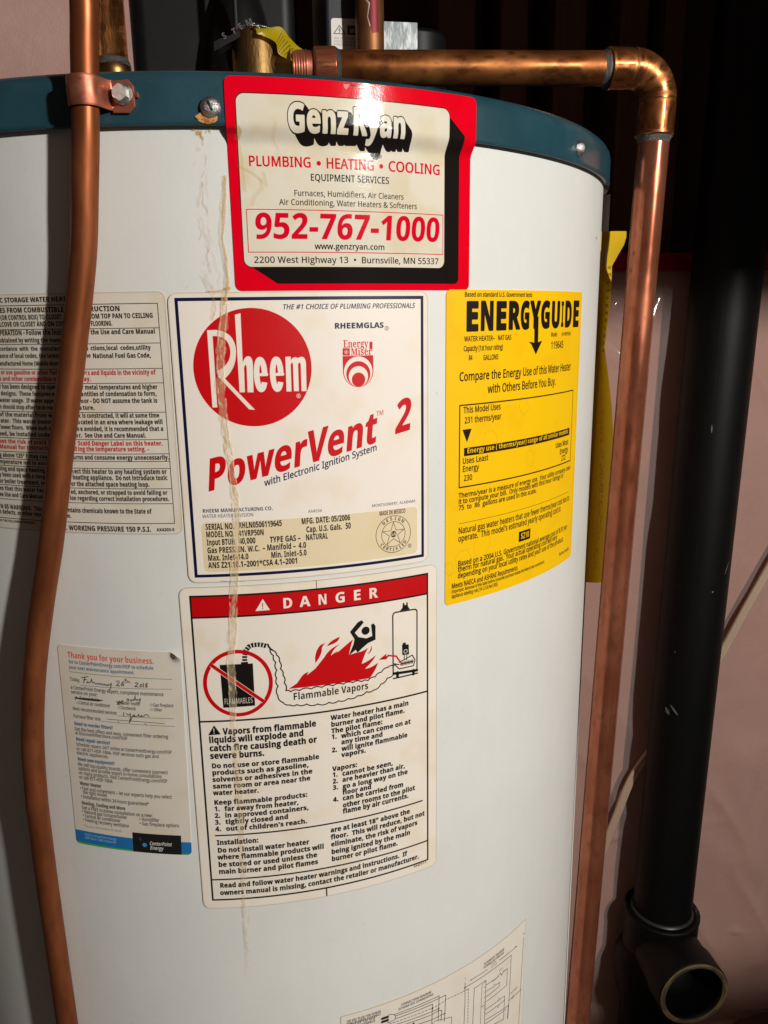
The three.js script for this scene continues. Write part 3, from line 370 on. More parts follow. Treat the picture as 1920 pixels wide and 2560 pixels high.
// ---- tall warning label, partly behind the copper tube
{
  const L = new Label(-178, -39.8, -71.5, -190.8, 8, '#ddd5c6').frame(0, 700, 480, 1609), c = L.x, RED = '#b8242a';
  const F = [[1310, 195], [1475, 2038]], rt = L.p(...F[0]), rb = L.p(...F[1]), rx = (rt[0] + rb[0]) / 2; c.lineWidth = 2.4; c.strokeStyle = BLACK; c.strokeRect(28, rt[1], rx - 28, rb[1] - rt[1]);
  for (const [y, x, yy] of [[408, 1325, 400], [537, 1335, 527], [738, 1357, 740], [862, 1367, 861], [1098, 1390, 1106], [1318, 1412, 1335], [1432, 1422, 1455], [1497, 1428, 1518], [1552, 1431, 1578], [1713, 1447, 1747], [1828, 1460, 1872]]) { const q = L.p(x, yy); c.fillStyle = BLACK; c.fillRect(28, q[1] - 1, rx - 28, 2.2); }
  const lead = { 2: 'CLEARANC', 3: 'FROM JACKET ', 4: 'FOR INSTALLATION IN A' };
  const rows = [['C STORAGE WATER HEATER', 0, 190, 620, 182, 40, 0], ['ES FROM COMBUSTIBLE', 0, 273, 540, 268, 42, 0], ['CONSTRUCTION', 575, 268, 1010, 258, 42, 0], ['(OR CONTROL BOX) TO CLOSET', 8, 333, 520, 328, 38, 0], ['DOORS, FROM TOP PAN TO CEILING', 560, 328, 1286, 319, 40, 0], ['LCOVE OR CLOSET AND ON COMBUSTIBLE', 0, 388, 740, 384, 38, 0], ['FLOORING.', 765, 384, 946, 382, 40, 0], ['PERATION - Follow the instructions in', 0, 463, 745, 458, 40, 0], ['the Use and Care Manual', 763, 457, 1304, 452, 40, 0], ['obtained by writing the manufacturer.', 0, 521, 690, 520, 36, 0], ["cordance  with  the  manufacturer's instru", 0, 592, 745, 588, 34, 0], ['ctions,local  codes,utility', 762, 588, 1266, 587, 36, 0], ['ance of local codes, the latest edition of the', 0, 653, 765, 651, 34, 0], ['National Fuel Gas Code,', 780, 651, 1270, 650, 38, 0], ['anufactured Home (Mobile Home) Standard.', 0, 716, 700, 716, 36, 0], ['or use gasoline or other flammable vapor', 12, 792, 735, 793, 36, 1], ['s and liquids in the vicinity of', 738, 793, 1306, 793, 38, 1], ['s and other combustible materials away.', 0, 841, 766, 850, 34, 1], ['r has been designed to operate at lower', 0, 913, 705, 914, 36, 0], ['metal temperatures and higher', 715, 914, 1323, 915, 38, 0], ['designs.  These features will cause qua', 12, 969, 705, 972, 34, 0], ['ntities of condensation to form,', 708, 972, 1317, 973, 38, 0], ['water usage.  If water appears on the flo', 0, 1026, 705, 1030, 34, 0], ['or - DO NOT assume the tank is', 708, 1030, 1323, 1031, 38, 0], ['h should stop after tank reaches tempera', 0, 1078, 690, 1087, 34, 0], ['ture.', 697, 1087, 797, 1087, 36, 0], ['of the material from which a tank', 0, 1142, 680, 1152, 34, 0], ['is constructed, it will at some time', 692, 1153, 1339, 1155, 38, 0], ['ater.  This water heater must be lo', 8, 1195, 675, 1206, 34, 0], ['cated in an area where leakage will', 680, 1206, 1368, 1208, 38, 0], ['lower floors.  When such areas cannot b', 10, 1248, 670, 1262, 34, 0], ['e avoided, it is recommended that a', 676, 1262, 1373, 1263, 38, 0], ['sed, be installed under the heate', 0, 1300, 660, 1318, 34, 0], ['r.  See Use and Care Manual.', 664, 1319, 1228, 1320, 38, 0], ['ses the risk of scald injury. See', 0, 1362, 640, 1382, 34, 1], ['Scald Danger Label on this heater.', 657, 1383, 1368, 1385, 38, 1], ['Manual for instructions regard', 0, 1410, 650, 1430, 34, 1], ['ing the temperature setting. -', 657, 1432, 1252, 1435, 38, 1], ['g above 125° F may cause severe bu', 0, 1482, 640, 1500, 34, 0], ['rns and consume energy unnecessarily.', 642, 1500, 1421, 1506, 36, 0], ['mperature not in excess of this.', 0, 1540, 600, 1553, 32, 0], ['ting and space heating. Do not conn', 0, 1592, 622, 1620, 34, 0], ['ect this heater to any heating system or', 626, 1620, 1400, 1627, 38, 0], ['y been used with a nonpotable water', 0, 1643, 605, 1670, 34, 0], ['heating appliance.  Do not introduce toxic', 612, 1670, 1406, 1677, 38, 0], ['or boiler treatment, into the tank', 0, 1697, 590, 1723, 34, 0], ['or the attached space heating loop.', 600, 1724, 1256, 1731, 38, 0], ['es that this water heater be brac', 0, 1755, 590, 1788, 34, 0], ['ed, anchored, or strapped to avoid falling or', 596, 1790, 1406, 1798, 36, 0], ['ee Use and Care Manual for informat', 0, 1808, 585, 1843, 34, 0], ['ion regarding correct installation procedures.', 590, 1843, 1421, 1851, 36, 0], ['N 65 WARNING:  This product co', 8, 1908, 570, 1945, 36, 0], ['ntains chemicals known to the State of', 574, 1946, 1273, 1953, 38, 0], ['h defects, or other reproductive har', 0, 1957, 562, 1990, 34, 0], ['m.', 566, 1992, 600, 1992, 34, 0], ['OF THE FOLLOWING PATENTS:', 0, 2022, 300, 2040, 20, 0], ['MAX. WORKING PRESSURE 150 P.S.I.', 460, 2093, 1270, 2102, 40, 0], ['AX4203-5', 1315, 2103, 1466, 2104, 24, 0]];
  for (const [t, a, b, d, e, cap, red] of rows) { L.T(t, a, b, d, e, cap, { bold: true, color: red ? RED : '#141110', stroke: 0.05 }); }
  // the part of the label round the side of the heater
  for (const [i, t] of ['CLEARANCES - AUTOMATI', 'MINIMUM CLEARANC', 'JACKET 0 IN. 24 IN. FRONT', 'FOR INSTALLATION IN A', 'LIGHTING AND O', 'supplied. A copy may be', 'INSTALLATION in ac', 'codes or in the abse', 'for a Ma', 'Do not store', 'Keep rag', 'This heate', 'than older', 'during heavy', 'whic'].entries()) { const y = [190, 273, 333, 388, 463, 521, 592, 653, 716, 792, 841, 913, 969, 1026, 1078][i], q = L.p(0, y), h = L.p(0, y - 36)[1] - q[1]; c.font = 'bold ' + (-h / 0.714).toFixed(1) + 'px sans-serif'; c.fillStyle = i === 9 || i === 10 ? RED : '#1d1917'; const w = c.measureText(t).width; c.save(); c.translate(40, q[1]); c.scale(Math.min(1, (q[0] - 44) / w), 1); c.fillText(t, 0, 0); c.restore(); }
  L.age(0.5, [246, 240, 226], 17);
  L.edge(3.5); stuck('warning_label', L, 3.5, vinyl({ roughness: 0.45 }), 'white label of closely ruled black and red warning text behind the bent copper tube', 0.00025);
}
// ---- service visit card with a lifted corner
{
  const TURN = -0.022, cs = -82, cy = -316;
  const L = new Label(-116.8, -47.2, -254.6, -377.8, 11, '#d9d1c3').frame(100, 1580, 400, 1475), c = L.x, BL = '#1d4f86', TX = '#3a3633';
  const plain = L.p.bind(L); L.p = (a, b) => { const m = L.uv(a, b), ds = m[0] - cs, dy = m[1] - cy, q = [cs + ds * Math.cos(TURN) + dy * Math.sin(TURN), cy - ds * Math.sin(TURN) + dy * Math.cos(TURN)]; return [(q[0] - L.s0) * L.k, (L.top - q[1]) * L.k]; };
  L.T('Thank you for your business.', 258, 232, 1055, 293, 52, { bold: true, color: '#d8472c' });
  L.T('Go to CenterPointEnergy.com/HSP to schedule', 268, 287, 1048, 348, 32, { bold: true, color: BL }); L.T('your next maintenance appointment.', 270, 338, 877, 386, 30, { bold: true, color: BL });
  L.line([[272, 362], [1218, 435]], 0.3, '#4f8a3c');
  for (const [t, col, ...q] of [['Today,', TX, 280, 447, 375, 456], ['a CenterPoint Energy expert, completed maintenance', TX, 287, 520, 1143, 590], ['service on your:', TX, 290, 566, 535, 588], ['Furnace/Boiler', TX, 370, 622, 552, 640], ['Central air conditioner', TX, 367, 665, 650, 693], ['Water heater', TX, 752, 665, 928, 676], ['Ductwork', TX, 750, 710, 886, 718], ['Gas fireplace', TX, 1045, 683, 1232, 692], ['Other', TX, 1050, 726, 1128, 731], ['Next recommended service:', TX, 305, 720, 714, 758], ['Furnace filter size', TX, 312, 788, 562, 812], ['Need to reorder filters?', BL, 320, 855, 674, 893], ['Get the best offers and easy, convenient filter ordering', TX, 322, 897, 1184, 983], ['at DiscountFilterStore.com/HSP', TX, 327, 943, 810, 992], ['Need repair service?', BL, 335, 1000, 652, 1036], ['Schedule repairs 24/7 online at CenterPointEnergy.com/HSP', TX, 337, 1042, 1217, 1122], ['or call 877-HSP-1864. HSP services both gas and', TX, 340, 1085, 1099, 1162], ['electric appliances.', TX, 343, 1127, 637, 1160], ['Need new equipment?', BL, 350, 1183, 691, 1222], ['We sell top-quality brands, offer convenient payment', TX, 352, 1225, 1181, 1310], ['options and provide expert in-home consultations', TX, 357, 1266, 1126, 1346], ['on many products. Visit CenterPointEnergy.com/HSP', TX, 360, 1307, 1178, 1388], ['or call 877-HSP-1864.', TX, 365, 1350, 680, 1387], ['Water Heater', '#2e2a28', 372, 1408, 568, 1430], ['• Fast and convenient – let our experts help you select', TX, 372, 1447, 1218, 1535], ['the right model', TX, 400, 1490, 620, 1517], ['• Installation within 24 hours guaranteed*', TX, 380, 1522, 1009, 1602], ['Heating, Cooling and More', '#2e2a28', 387, 1587, 789, 1636], ['Get a FREE in-home consultation on a new:', TX, 390, 1627, 1040, 1704], ['• Natural gas furnace/boiler', TX, 392, 1667, 806, 1718], ['• Central air conditioner', TX, 397, 1704, 746, 1750], ['• Heating recovery ventilator', TX, 400, 1742, 826, 1797], ['• Humidifier', TX, 918, 1733, 1103, 1750], ['• Gas fireplace options', TX, 920, 1775, 1286, 1800]]) L.T(t, ...q, 30, { color: col, bold: col !== TX, stroke: 0.06 });
  L.T('*See your representative for details', 407, 1793, 758, 1843, 22, { color: '#8a857d' });
  for (const [x, y] of [[350, 652], [732, 695], [1027, 670], [1028, 713]]) L.disc(x, y, 0.62, TX, 0.17);
  L.line([[382, 490], [1220, 525]], 0.2, TX); L.line([[716, 770], [1235, 797]], 0.2, TX); L.line([[560, 818], [1243, 868]], 0.2, TX);
  const INK = '#16161c', hand = (pts, w = 0.42) => L.line(pts, w, INK);
  hand([[385, 418], [445, 410]]); hand([[418, 412], [405, 470]]); hand([[400, 440], [432, 436]]); hand([[432, 468], [455, 440, 440, 462], [470, 478, 478, 430], [486, 485, 500, 460], [520, 492, 528, 470], [545, 492, 552, 468], [566, 494, 572, 472], [590, 500, 596, 476], [610, 500, 612, 480], [630, 506, 636, 478], [648, 500, 660, 470], [656, 540, 632, 530]]); hand([[705, 455], [728, 440, 734, 462], [706, 492], [740, 494]]); hand([[772, 452], [745, 480, 760, 494], [784, 490, 770, 474], [752, 482]]); hand([[780, 440], [800, 438]], 0.3); hand([[792, 428], [790, 452], [806, 440, 812, 455], [826, 452]], 0.3); hand([[778, 462], [835, 466]], 0.25); hand([[880, 470], [900, 458, 906, 476], [876, 502], [914, 504]]); hand([[936, 478], [915, 490, 930, 506], [955, 498, 936, 478]]); hand([[956, 470], [958, 508]]); hand([[990, 472], [968, 478, 984, 490], [1000, 505, 980, 508], [970, 492, 992, 472]]);
  hand([[330, 600], [360, 612], [555, 630]], 0.8); hand([[345, 606], [580, 628]], 0.5); hand([[340, 598], [330, 618]], 0.6); hand([[708, 640], [770, 662]], 0.55); hand([[765, 632], [712, 664]], 0.55); hand([[735, 632], [722, 662], [742, 670]], 0.5);
  hand([[806, 618], [800, 636, 818, 634], [830, 612, 806, 614]]); hand([[835, 632], [842, 612, 848, 632], [860, 612, 866, 632], [880, 605, 878, 586], [880, 632, 892, 628], [900, 610, 906, 628], [924, 618, 928, 612], [924, 656, 898, 650]]);
  hand([[776, 738], [772, 772]]); hand([[800, 748], [812, 776, 836, 750], [836, 800, 826, 836], [842, 800, 860, 768], [884, 752, 866, 776], [900, 782, 914, 756], [904, 784, 930, 776], [946, 752, 936, 776], [962, 780, 970, 762], [990, 752, 1005, 778]]); hand([[620, 800], [900, 822], [1150, 842]], 0.25); hand([[722, 820], [732, 838]], 0.3); hand([[968, 840], [985, 858]], 0.3);
  { const b = [[325, 1812], [1400, 1930], [1405, 2072], [332, 1935]]; L.fill([[300, 1806], [1450, 1938], [1450, 2110], [300, 1990]], '#1b6fae'); L.fill([[300, 1912], [600, 1970, 1450, 2046], [1450, 2120], [300, 2010]], '#43a52f'); L.fill([[853, 1843], [1302, 1874], [1309, 2090], [865, 2050]], '#0f1010'); L.T('©2014 CenterPoint Energy', 415, 1880, 706, 1906, 20, { color: '#a9cbe4' }); L.T('HSP form 1204 customer', 418, 1908, 706, 1938, 20, { color: '#a9cbe4' }); L.T('CenterPoint', 1010, 1962, 1215, 1972, 34, { color: '#d8d8d4', bold: true, skew: 0.2 }); L.T('Energy', 1015, 2003, 1138, 2012, 34, { color: '#d8d8d4', bold: true, skew: 0.2 }); L.disc(967, 1960, 1.35, '#3b8fd0'); L.line([[920, 1892], [932, 1922]], 0.3, '#777'); }
  L.age(0.5, [246, 240, 228], 21);
  const card = stuck('service_card', L, 2.6, mat({ roughness: 0.62 }), 'paper service card with orange heading, handwriting and blue foot band', 0.0003, (s, y) => { const t = smooth(6, 0, Math.hypot(s + 47, y + 256) * 0.9); return R + 0.0042 * t * t; }, TURN);
}
// ---- wiring diagram label at the bottom of the picture
{
  const L = new Label(32.4, 185, -501.5, -640, 7, '#e3dbce').frame(1080, 2280, 340), c = L.x, K = '#2a2321', ln = (p, w = 0.42) => L.line(p, w, K);
  ln([[400, 860], [398, 1100], [384, 1420]]); ln([[1113, 310], [1075, 940], [1050, 1420]]); ln([[398, 920], [963, 522], [938, 1020], [920, 1300]]); ln([[462, 832], [670, 700]]); ln([[820, 585], [1030, 415]]); L.fill([[460, 834], [490, 812], [482, 828]], K); L.fill([[1030, 412], [1005, 432], [1012, 418]], K);
  ln([[490, 1420], [512, 928], [655, 830]]); L.line([[655, 830], [606, 895], [594, 1160], [585, 1420]], 0.3, K); ln([[655, 830], [634, 1420]], 0.45); ln([[594, 1160], [640, 1130]]);
  ln([[655, 890], [800, 788], [830, 740], [846, 768], [870, 720], [916, 690], [905, 890], [660, 1090]]); ln([[660, 965], [740, 912]]); ln([[770, 892], [820, 855], [815, 905], [660, 1030]]); L.disc(752, 895, 1.1, K, 0.25); L.disc(812, 1060, 1.0, K, 0.25); L.disc(806, 1145, 1.0, K, 0.25); L.disc(982, 1035, 1.1, K, 0.25);
  ln([[645, 1190], [882, 1020], [868, 1305], [640, 1420]]); ln([[650, 1245], [878, 1075]]); ln([[655, 1310], [925, 1140], [915, 1300]]); ln([[650, 1360], [900, 1180]]); ln([[930, 1080], [1075, 950]]); L.disc(398, 920, 0.7, K); L.disc(1074, 948, 0.6, K); L.disc(925, 1140, 0.6, K); L.disc(878, 1072, 0.5, K); L.disc(800, 785, 0.55, K); L.disc(872, 720, 0.55, K);
  L.T('SCHEMATIC DIAGRAM', 630, 640, 876, 468, 26, { color: K, bold: true }); L.T('SCHEMA DE CABLAGE', 625, 685, 872, 508, 26, { color: K, bold: true }); L.T('120 VAC', 712, 655, 782, 605, 18, { color: K }); L.T('120 VCA', 708, 690, 785, 635, 18, { color: K }); L.T('ECO', 815, 720, 858, 690, 20, { color: K }); L.T('BLOWER', 952, 1000, 1035, 930, 20, { color: K }); L.T('PILOT', 730, 855, 795, 815, 18, { color: K }); L.T('L', 396, 818, 408, 812, 22, { color: K, bold: true }); L.T('N', 1110, 278, 1121, 270, 22, { color: K, bold: true });
  for (let i = 0; i < 6; i++) L.T(String(6 - i), 626, 930 + i * 62, 640, 922 + i * 62, 20, { color: K });
  L.frame(780, 2400, 340); for (const [y, t] of [[752, '120 VAC PLUG FOR POWER'], [785, 'VENT BLOWER ASSEMBLY'], [818, 'FICHE DE 120 VCA'], [850, "POUR ENSEMBLE"]]) L.T(t, 418, y, t.length > 18 ? 838 : 770, y - 105, 26, { color: K, bold: true });
  L.T('CONNECTION DIAGRAM', 1085, 552, 1452, 405, 28, { color: K, bold: true }); L.T('SCHEMA DES CONNEXIONS', 1050, 602, 1478, 432, 26, { color: K, bold: true });
  L.line([[922, 678], [940, 662], [985, 660], [1020, 668, 1018, 700], [1000, 730], [925, 762], [922, 678]], 0.35, K, true); ln([[855, 712], [920, 690]], 1.8); ln([[855, 752], [920, 730]], 1.8);
  ln([[1005, 660], [1548, 432], [1535, 740]]); ln([[1015, 680], [1628, 424], [1612, 745]]); ln([[1010, 715], [1466, 535], [1458, 780]]); c.setLineDash([10, 8]); ln([[940, 775], [1540, 548], [1640, 475], [1905, 350]]); ln([[1905, 350], [1895, 820]]); c.setLineDash([]); ln([[960, 800], [1462, 625], [1545, 590]]); ln([[1090, 795], [1465, 660], [1545, 612], [1580, 612], [1570, 740]]); ln([[1230, 800], [1470, 720], [1540, 685], [1615, 648]]); L.disc(1464, 592, 0.65, K); L.disc(1542, 588, 0.65, K); L.disc(1615, 650, 0.6, K); L.disc(1235, 772, 0.8, K); L.line([[1440, 800], [1500, 740], [1700, 690], [1695, 800]], 0.35, K);
  L.age(0.4, [246, 240, 228], 31);
  L.edge(1.2); stuck('wiring_label', L, 1.2, vinyl({ roughness: 0.5 }), 'pale wiring diagram label with thin black circuit lines', 0.0003);
}
// ---- dried drips: a cream coloured crust that ran down from the pan screw over jacket and labels
{
  const s0 = -22, s1 = 12, top = -0.4, bottom = -520, k = 3.8, W = Math.round((s1 - s0) * k), H = Math.round((top - bottom) * k);
  const layer = () => { const c = document.createElement('canvas'); c.width = W; c.height = H; return c.getContext('2d'); }, crust = layer(), rust = layer();
  const paint = (x, pts, w0, alpha, wob, seed, gaps = 0) => { const q = pts.map(([a, b]) => { const m = U(a, b); return V((m[0] - s0) * k, (top - m[1]) * k, 0); }), cu = new THREE.CatmullRomCurve3(q), N = Math.round(cu.getLength() / 1.5); for (let i = 0; i <= N; i++) { const p = cu.getPointAt(i / N), w = w0 * k * (0.4 + 1.2 * fbm(i / 14 + seed, seed, 3)), on = gaps ? smooth(gaps - 0.12, gaps + 0.12, fbm(i / 11 + seed * 5, seed, 3)) : 1; const dx = (fbm(i / 18 + seed * 3, 2, 3) - 0.5) * wob * k; x.fillStyle = `rgba(255,255,255,${alpha * on})`; x.fillRect(p.x + dx - w / 2, p.y - 0.8, w, 1.6); } };
  const left = [[494, 322], [498, 420], [497, 520], [512, 600], [522, 700], [535, 742], [542, 800]], main = [[563, 440], [562, 520], [557, 590], [567, 660], [572, 715], [562, 760], [555, 850], [552, 930], [556, 1010], [566, 1100], [580, 1180], [590, 1260], [592, 1340], [588, 1420], [584, 1500], [582, 1580], [578, 1660], [582, 1740], [581, 1800]], low = [[581, 1800], [590, 1900], [598, 2000], [602, 2100], [606, 2200], [610, 2290], [614, 2420]], off = (p, d) => p.map(([a, b]) => [a + d, b]);
  for (const [d, w, a, s] of [[-9, 0.6, 0.22, 19], [9, 0.6, 0.22, 9], [0, 1.6, 0.1, 4], [22, 0.5, 0.14, 33]]) paint(rust, off(left, d), w, a, 6, s, 0.45);
  paint(rust, main.slice(0, 6), 1.3, 0.36, 1.2, 1); paint(rust, [[572, 715], [560, 724], [545, 727], [520, 728]], 0.9, 0.3, 1, 71); paint(rust, [[540, 1448], [575, 1452], [610, 1450]], 0.8, 0.25, 1, 73); paint(crust, off(main.slice(0, 6), -4), 2.2, 0.25, 1.5, 41); paint(rust, main.slice(5, 12), 1.3, 0.22, 2.5, 61, 0.45);
  paint(crust, main.slice(5), 3.6, 0.2, 1.2, 6); paint(crust, off(main.slice(5), 8), 0.6, 0.45, 1.2, 3, 0.4); paint(crust, off(main.slice(5), -8), 0.6, 0.45, 1.2, 7, 0.4); paint(crust, main.slice(6), 1.3, 0.35, 5, 12, 0.5); paint(rust, main.slice(9), 2.6, 0.1, 4, 15, 0.5);
  paint(crust, low, 3.6, 0.22, 2, 8, 0.45); paint(rust, low, 2.4, 0.1, 3, 2, 0.42); paint(rust, off(low, 10), 0.5, 0.16, 3, 5, 0.45); paint(rust, off(low, -22), 0.5, 0.12, 3, 25, 0.5);
  for (const [a, b, r] of [[520, 327, 1.2], [500, 332, 1.6], [485, 324, 1.4], [545, 322, 1.3], [508, 345, 1.1], [570, 722, 1.6], [566, 748, 1.2]]) { const m = U(a, b); rust.fillStyle = 'rgba(255,255,255,0.35)'; for (let i = 0; i < 6; i++) { rust.beginPath(); rust.ellipse((m[0] - s0 + (rnd() - 0.5) * 2) * k, (top - m[1] + (rnd() - 0.5)) * k, r * k * rnd(), r * k * 0.6 * rnd(), rnd() * 3, 0, 7); rust.fill(); } }
  const A = crust.getImageData(0, 0, W, H).data, B = rust.getImageData(0, 0, W, H).data, a = new Uint8Array(W * H * 4), col = new Uint8Array(W * H * 4), CR = [238, 221, 184], RU = [204, 150, 72];
  for (let y = 0; y < H; y++) for (let i = 0; i < W; i++) { const o = (y * W + i) * 4, q = ((H - 1 - y) * W + i) * 4, g = 0.55 + 0.9 * fbm(i / 2.2, y / 4, 2), c = clamp(A[o + 3] / 255 * g, 0, 0.85), r = clamp(B[o + 3] / 255 * g, 0, 0.85), al = 1 - (1 - c) * (1 - r), m = mix(CR, RU, r / (r + c + 0.001)); a[q] = a[q + 1] = a[q + 2] = al * 255; a[q + 3] = col[q + 3] = 255; for (let e = 0; e < 3; e++) col[q + e] = m[e]; }
  const mk = (d) => { const t = new THREE.DataTexture(d, W, H); t.magFilter = THREE.LinearFilter; t.needsUpdate = true; return t; }, cm = mk(col); cm.colorSpace = THREE.SRGBColorSpace; const am = mk(a);
  const nx = 24, ny = 120, g = new THREE.PlaneGeometry(1, 1, nx, ny), p = g.attributes.position; for (let i = 0; i < p.count; i++) { const s = s0 + (p.getX(i) + 0.5) * (s1 - s0), y = bottom + (p.getY(i) + 0.5) * (top - bottom), v = onTank(s, y, R + 0.0011 - 0.0007 * smooth(-70, -40, y)); p.setXYZ(i, v.x, v.y, v.z); } g.computeVertexNormals();
  mesh('drip_crust', g, mat({ map: cm, alphaMap: am, transparent: true, roughness: 0.4, bumpMap: am, bumpScale: 0.0003 }), heater, 'dried cream and rust coloured drips down the jacket and labels');
}
// rust flake under the pan screw
{
  const pts = []; for (let i = 0; i < 26; i++) { const t = i / 26 * 6.283; pts.push([517 + Math.cos(t) * 26 * (0.75 + 0.4 * vnoise(i * 0.8, 3)), 296 + Math.sin(t) * 13 * (0.75 + 0.5 * vnoise(i * 0.9, 9))]); }
  const sh = new THREE.Shape(pts.map(([a, b]) => { const m = U(a, b, RP); return new THREE.Vector2(m[0], m[1]); })), g = new THREE.ExtrudeGeometry(sh, { depth: 0.5, bevelEnabled: true, bevelSize: 0.4, bevelThickness: 0.3, bevelSegments: 2, curveSegments: 4 }), p = g.attributes.position;
  for (let i = 0; i < p.count; i++) { const v = onTank(p.getX(i), p.getY(i), RP - 0.0002 + p.getZ(i) / 1000 + 0.0003 * fbm(p.getX(i), p.getY(i), 2)); p.setXYZ(i, v.x, v.y, v.z); } g.computeVertexNormals();
  mesh('rust_crust', g, mat({ map: texture(128, 128, (u, v) => mix([196, 150, 96], [150, 78, 22], smooth(0.4, 0.65, fbm(u * 9, v * 9, 4, 9, 9))), true, [0.15, 0.15]), roughness: 0.8 }), heater, 'rust and lime crust below the pan screw');
}
// ---- second yellow label, peeled off round the side and curling
{
  const rows = [[578, 1505, 1566], [592, 1504, 1566], [612, 1503, 1560], [640, 1501, 1544], [665, 1500, 1530], [700, 1498, 1529], [740, 1496, 1527], [800, 1492, 1520], [868, 1488, 1512], [940, 1485, 1519], [1020, 1481, 1524], [1100, 1476, 1528], [1200, 1470, 1530], [1300, 1464, 1528], [1380, 1460, 1518], [1430, 1457, 1510], [1455, 1456, 1500]];
  const N = 12, pos = [], uv = [], idx = [];
  rows.forEach(([y, , xr], i) => { const t0 = PZ(1500, y, 0.1).y, az = 1.20; for (let j = 0; j <= N; j++) { const t = j / N, a = V(Math.sin(az) * (R + 0.0006), t0, Math.cos(az) * (R + 0.0006)), b = PZ(xr + 6 * smooth(900, 1000, y), y, 0.078 + 0.036 * smooth(640, 760, y)), q = a.lerp(b, t); const bulge = Math.sin(t * Math.PI) * 0.003 * (0.4 + vnoise(i * 0.5, 4)); q.x += bulge * 0.3; q.z += bulge * 0.5; pos.push(q.x, q.y, q.z); uv.push(t, 1 - (y - 578) / 880); } if (i) for (let j = 0; j < N; j++) { const p = (i - 1) * (N + 1) + j, q = p + N + 1; idx.push(p, q, p + 1, q, q + 1, p + 1); } });
  const c = document.createElement('canvas'); c.width = 128; c.height = 1024; const x = c.getContext('2d'); x.fillStyle = '#e8bd06'; x.fillRect(0, 0, 128, 1024); x.fillStyle = '#3a2a04'; x.font = 'bold 15px sans-serif'; for (let y = 110; y < 360; y += 22) { x.save(); x.translate(70, y); x.fillText(['ENERG', 'the', 'use of', 'cost', 'rates', 'model'][(y / 22 | 0) % 6], 0, 0); x.restore(); } x.fillStyle = 'rgba(150,80,0,0.4)'; for (let i = 0; i < 500; i++) { const y = 380 + rnd() * 600; x.fillRect(38 + rnd() * 22, y, 5 * rnd(), 6 * rnd()); }
  const map = new THREE.CanvasTexture(c); map.colorSpace = THREE.SRGBColorSpace;
  const g = new THREE.BufferGeometry(); g.setAttribute('position', new THREE.Float32BufferAttribute(pos, 3)); g.setAttribute('uv', new THREE.Float32BufferAttribute(uv, 2)); g.setIndex(idx); g.computeVertexNormals();
  const ym = mat({ map, roughness: 0.55, transmission: 0.22, thickness: 0, side: THREE.DoubleSide });
  const peel = mesh('peeling_label', g, ym, heater, 'peeling yellow paper label curling off the side of the heater');
  // its upper corner folded over: glossy back on the jacket, flap beside the pipe
  const back = (pp, uvs) => { const b = new THREE.BufferGeometry(); b.setAttribute('position', new THREE.Float32BufferAttribute(pp.flatMap((v) => [v.x, v.y, v.z]), 3)); b.setAttribute('uv', new THREE.Float32BufferAttribute(uvs, 2)); b.setIndex([0, 1, 2]); b.computeVertexNormals(); return b; };
  const tip = [[1505, 577], [1488, 593], [1502, 632]].map(([a, b]) => { const m = U(a, b); return onTank(m[0], m[1], R + 0.0006); });
  mesh('backing_corner', back(tip, [0, 0, 1, 0, 1, 1]), mat({ color: new THREE.Color().setRGB(0.8, 0.7, 0.36), roughness: 0.4, side: THREE.DoubleSide }), peel);
}

// ---------------------------------------------------------------- copper tube strapped to the pan, at the left
{
  const t = thing('copper_tube', 'soft copper tube bending down the front of the heater under a strap', 'pipe');
  const r = 0.0060, gap = 0.0088;
  const near = (px, py, g) => { const rad = R + g, [s, y] = U(px, py, rad); return onTank(s, y, rad); };
  const pts = [V(0, 0, 0), near(208, -40, 0.0115), near(211, 120, 0.0112), near(213, 230, 0.0108), near(214, 330, 0.0108), near(212, 480, 0.0105), near(210, 600, gap + 0.001), near(203, 700, gap), near(181, 900, gap), near(153, 1130, gap), near(128, 1360, gap), near(107, 1500, gap), near(90, 1640, gap), near(83, 1740, gap), near(82, 1850, gap), near(90, 1980, gap), near(105, 2110, gap - 0.001), near(121, 2230, gap - 0.001), near(160, 2500, gap - 0.001), near(185, 2660, gap - 0.001), V(0, 0, 0)];
  const a = pts[1]; pts[0] = a.clone().add(V(-0.004, 0.45, 0.01)); const z = pts.at(-2); pts[pts.length - 1] = V(z.x + 0.03, 0.35, z.z + 0.012);
  const body = mesh('tube', tube(pts, r, 400, 32), M.copperTube, t); M.copperTube.map.repeat.set(1, 1);
}
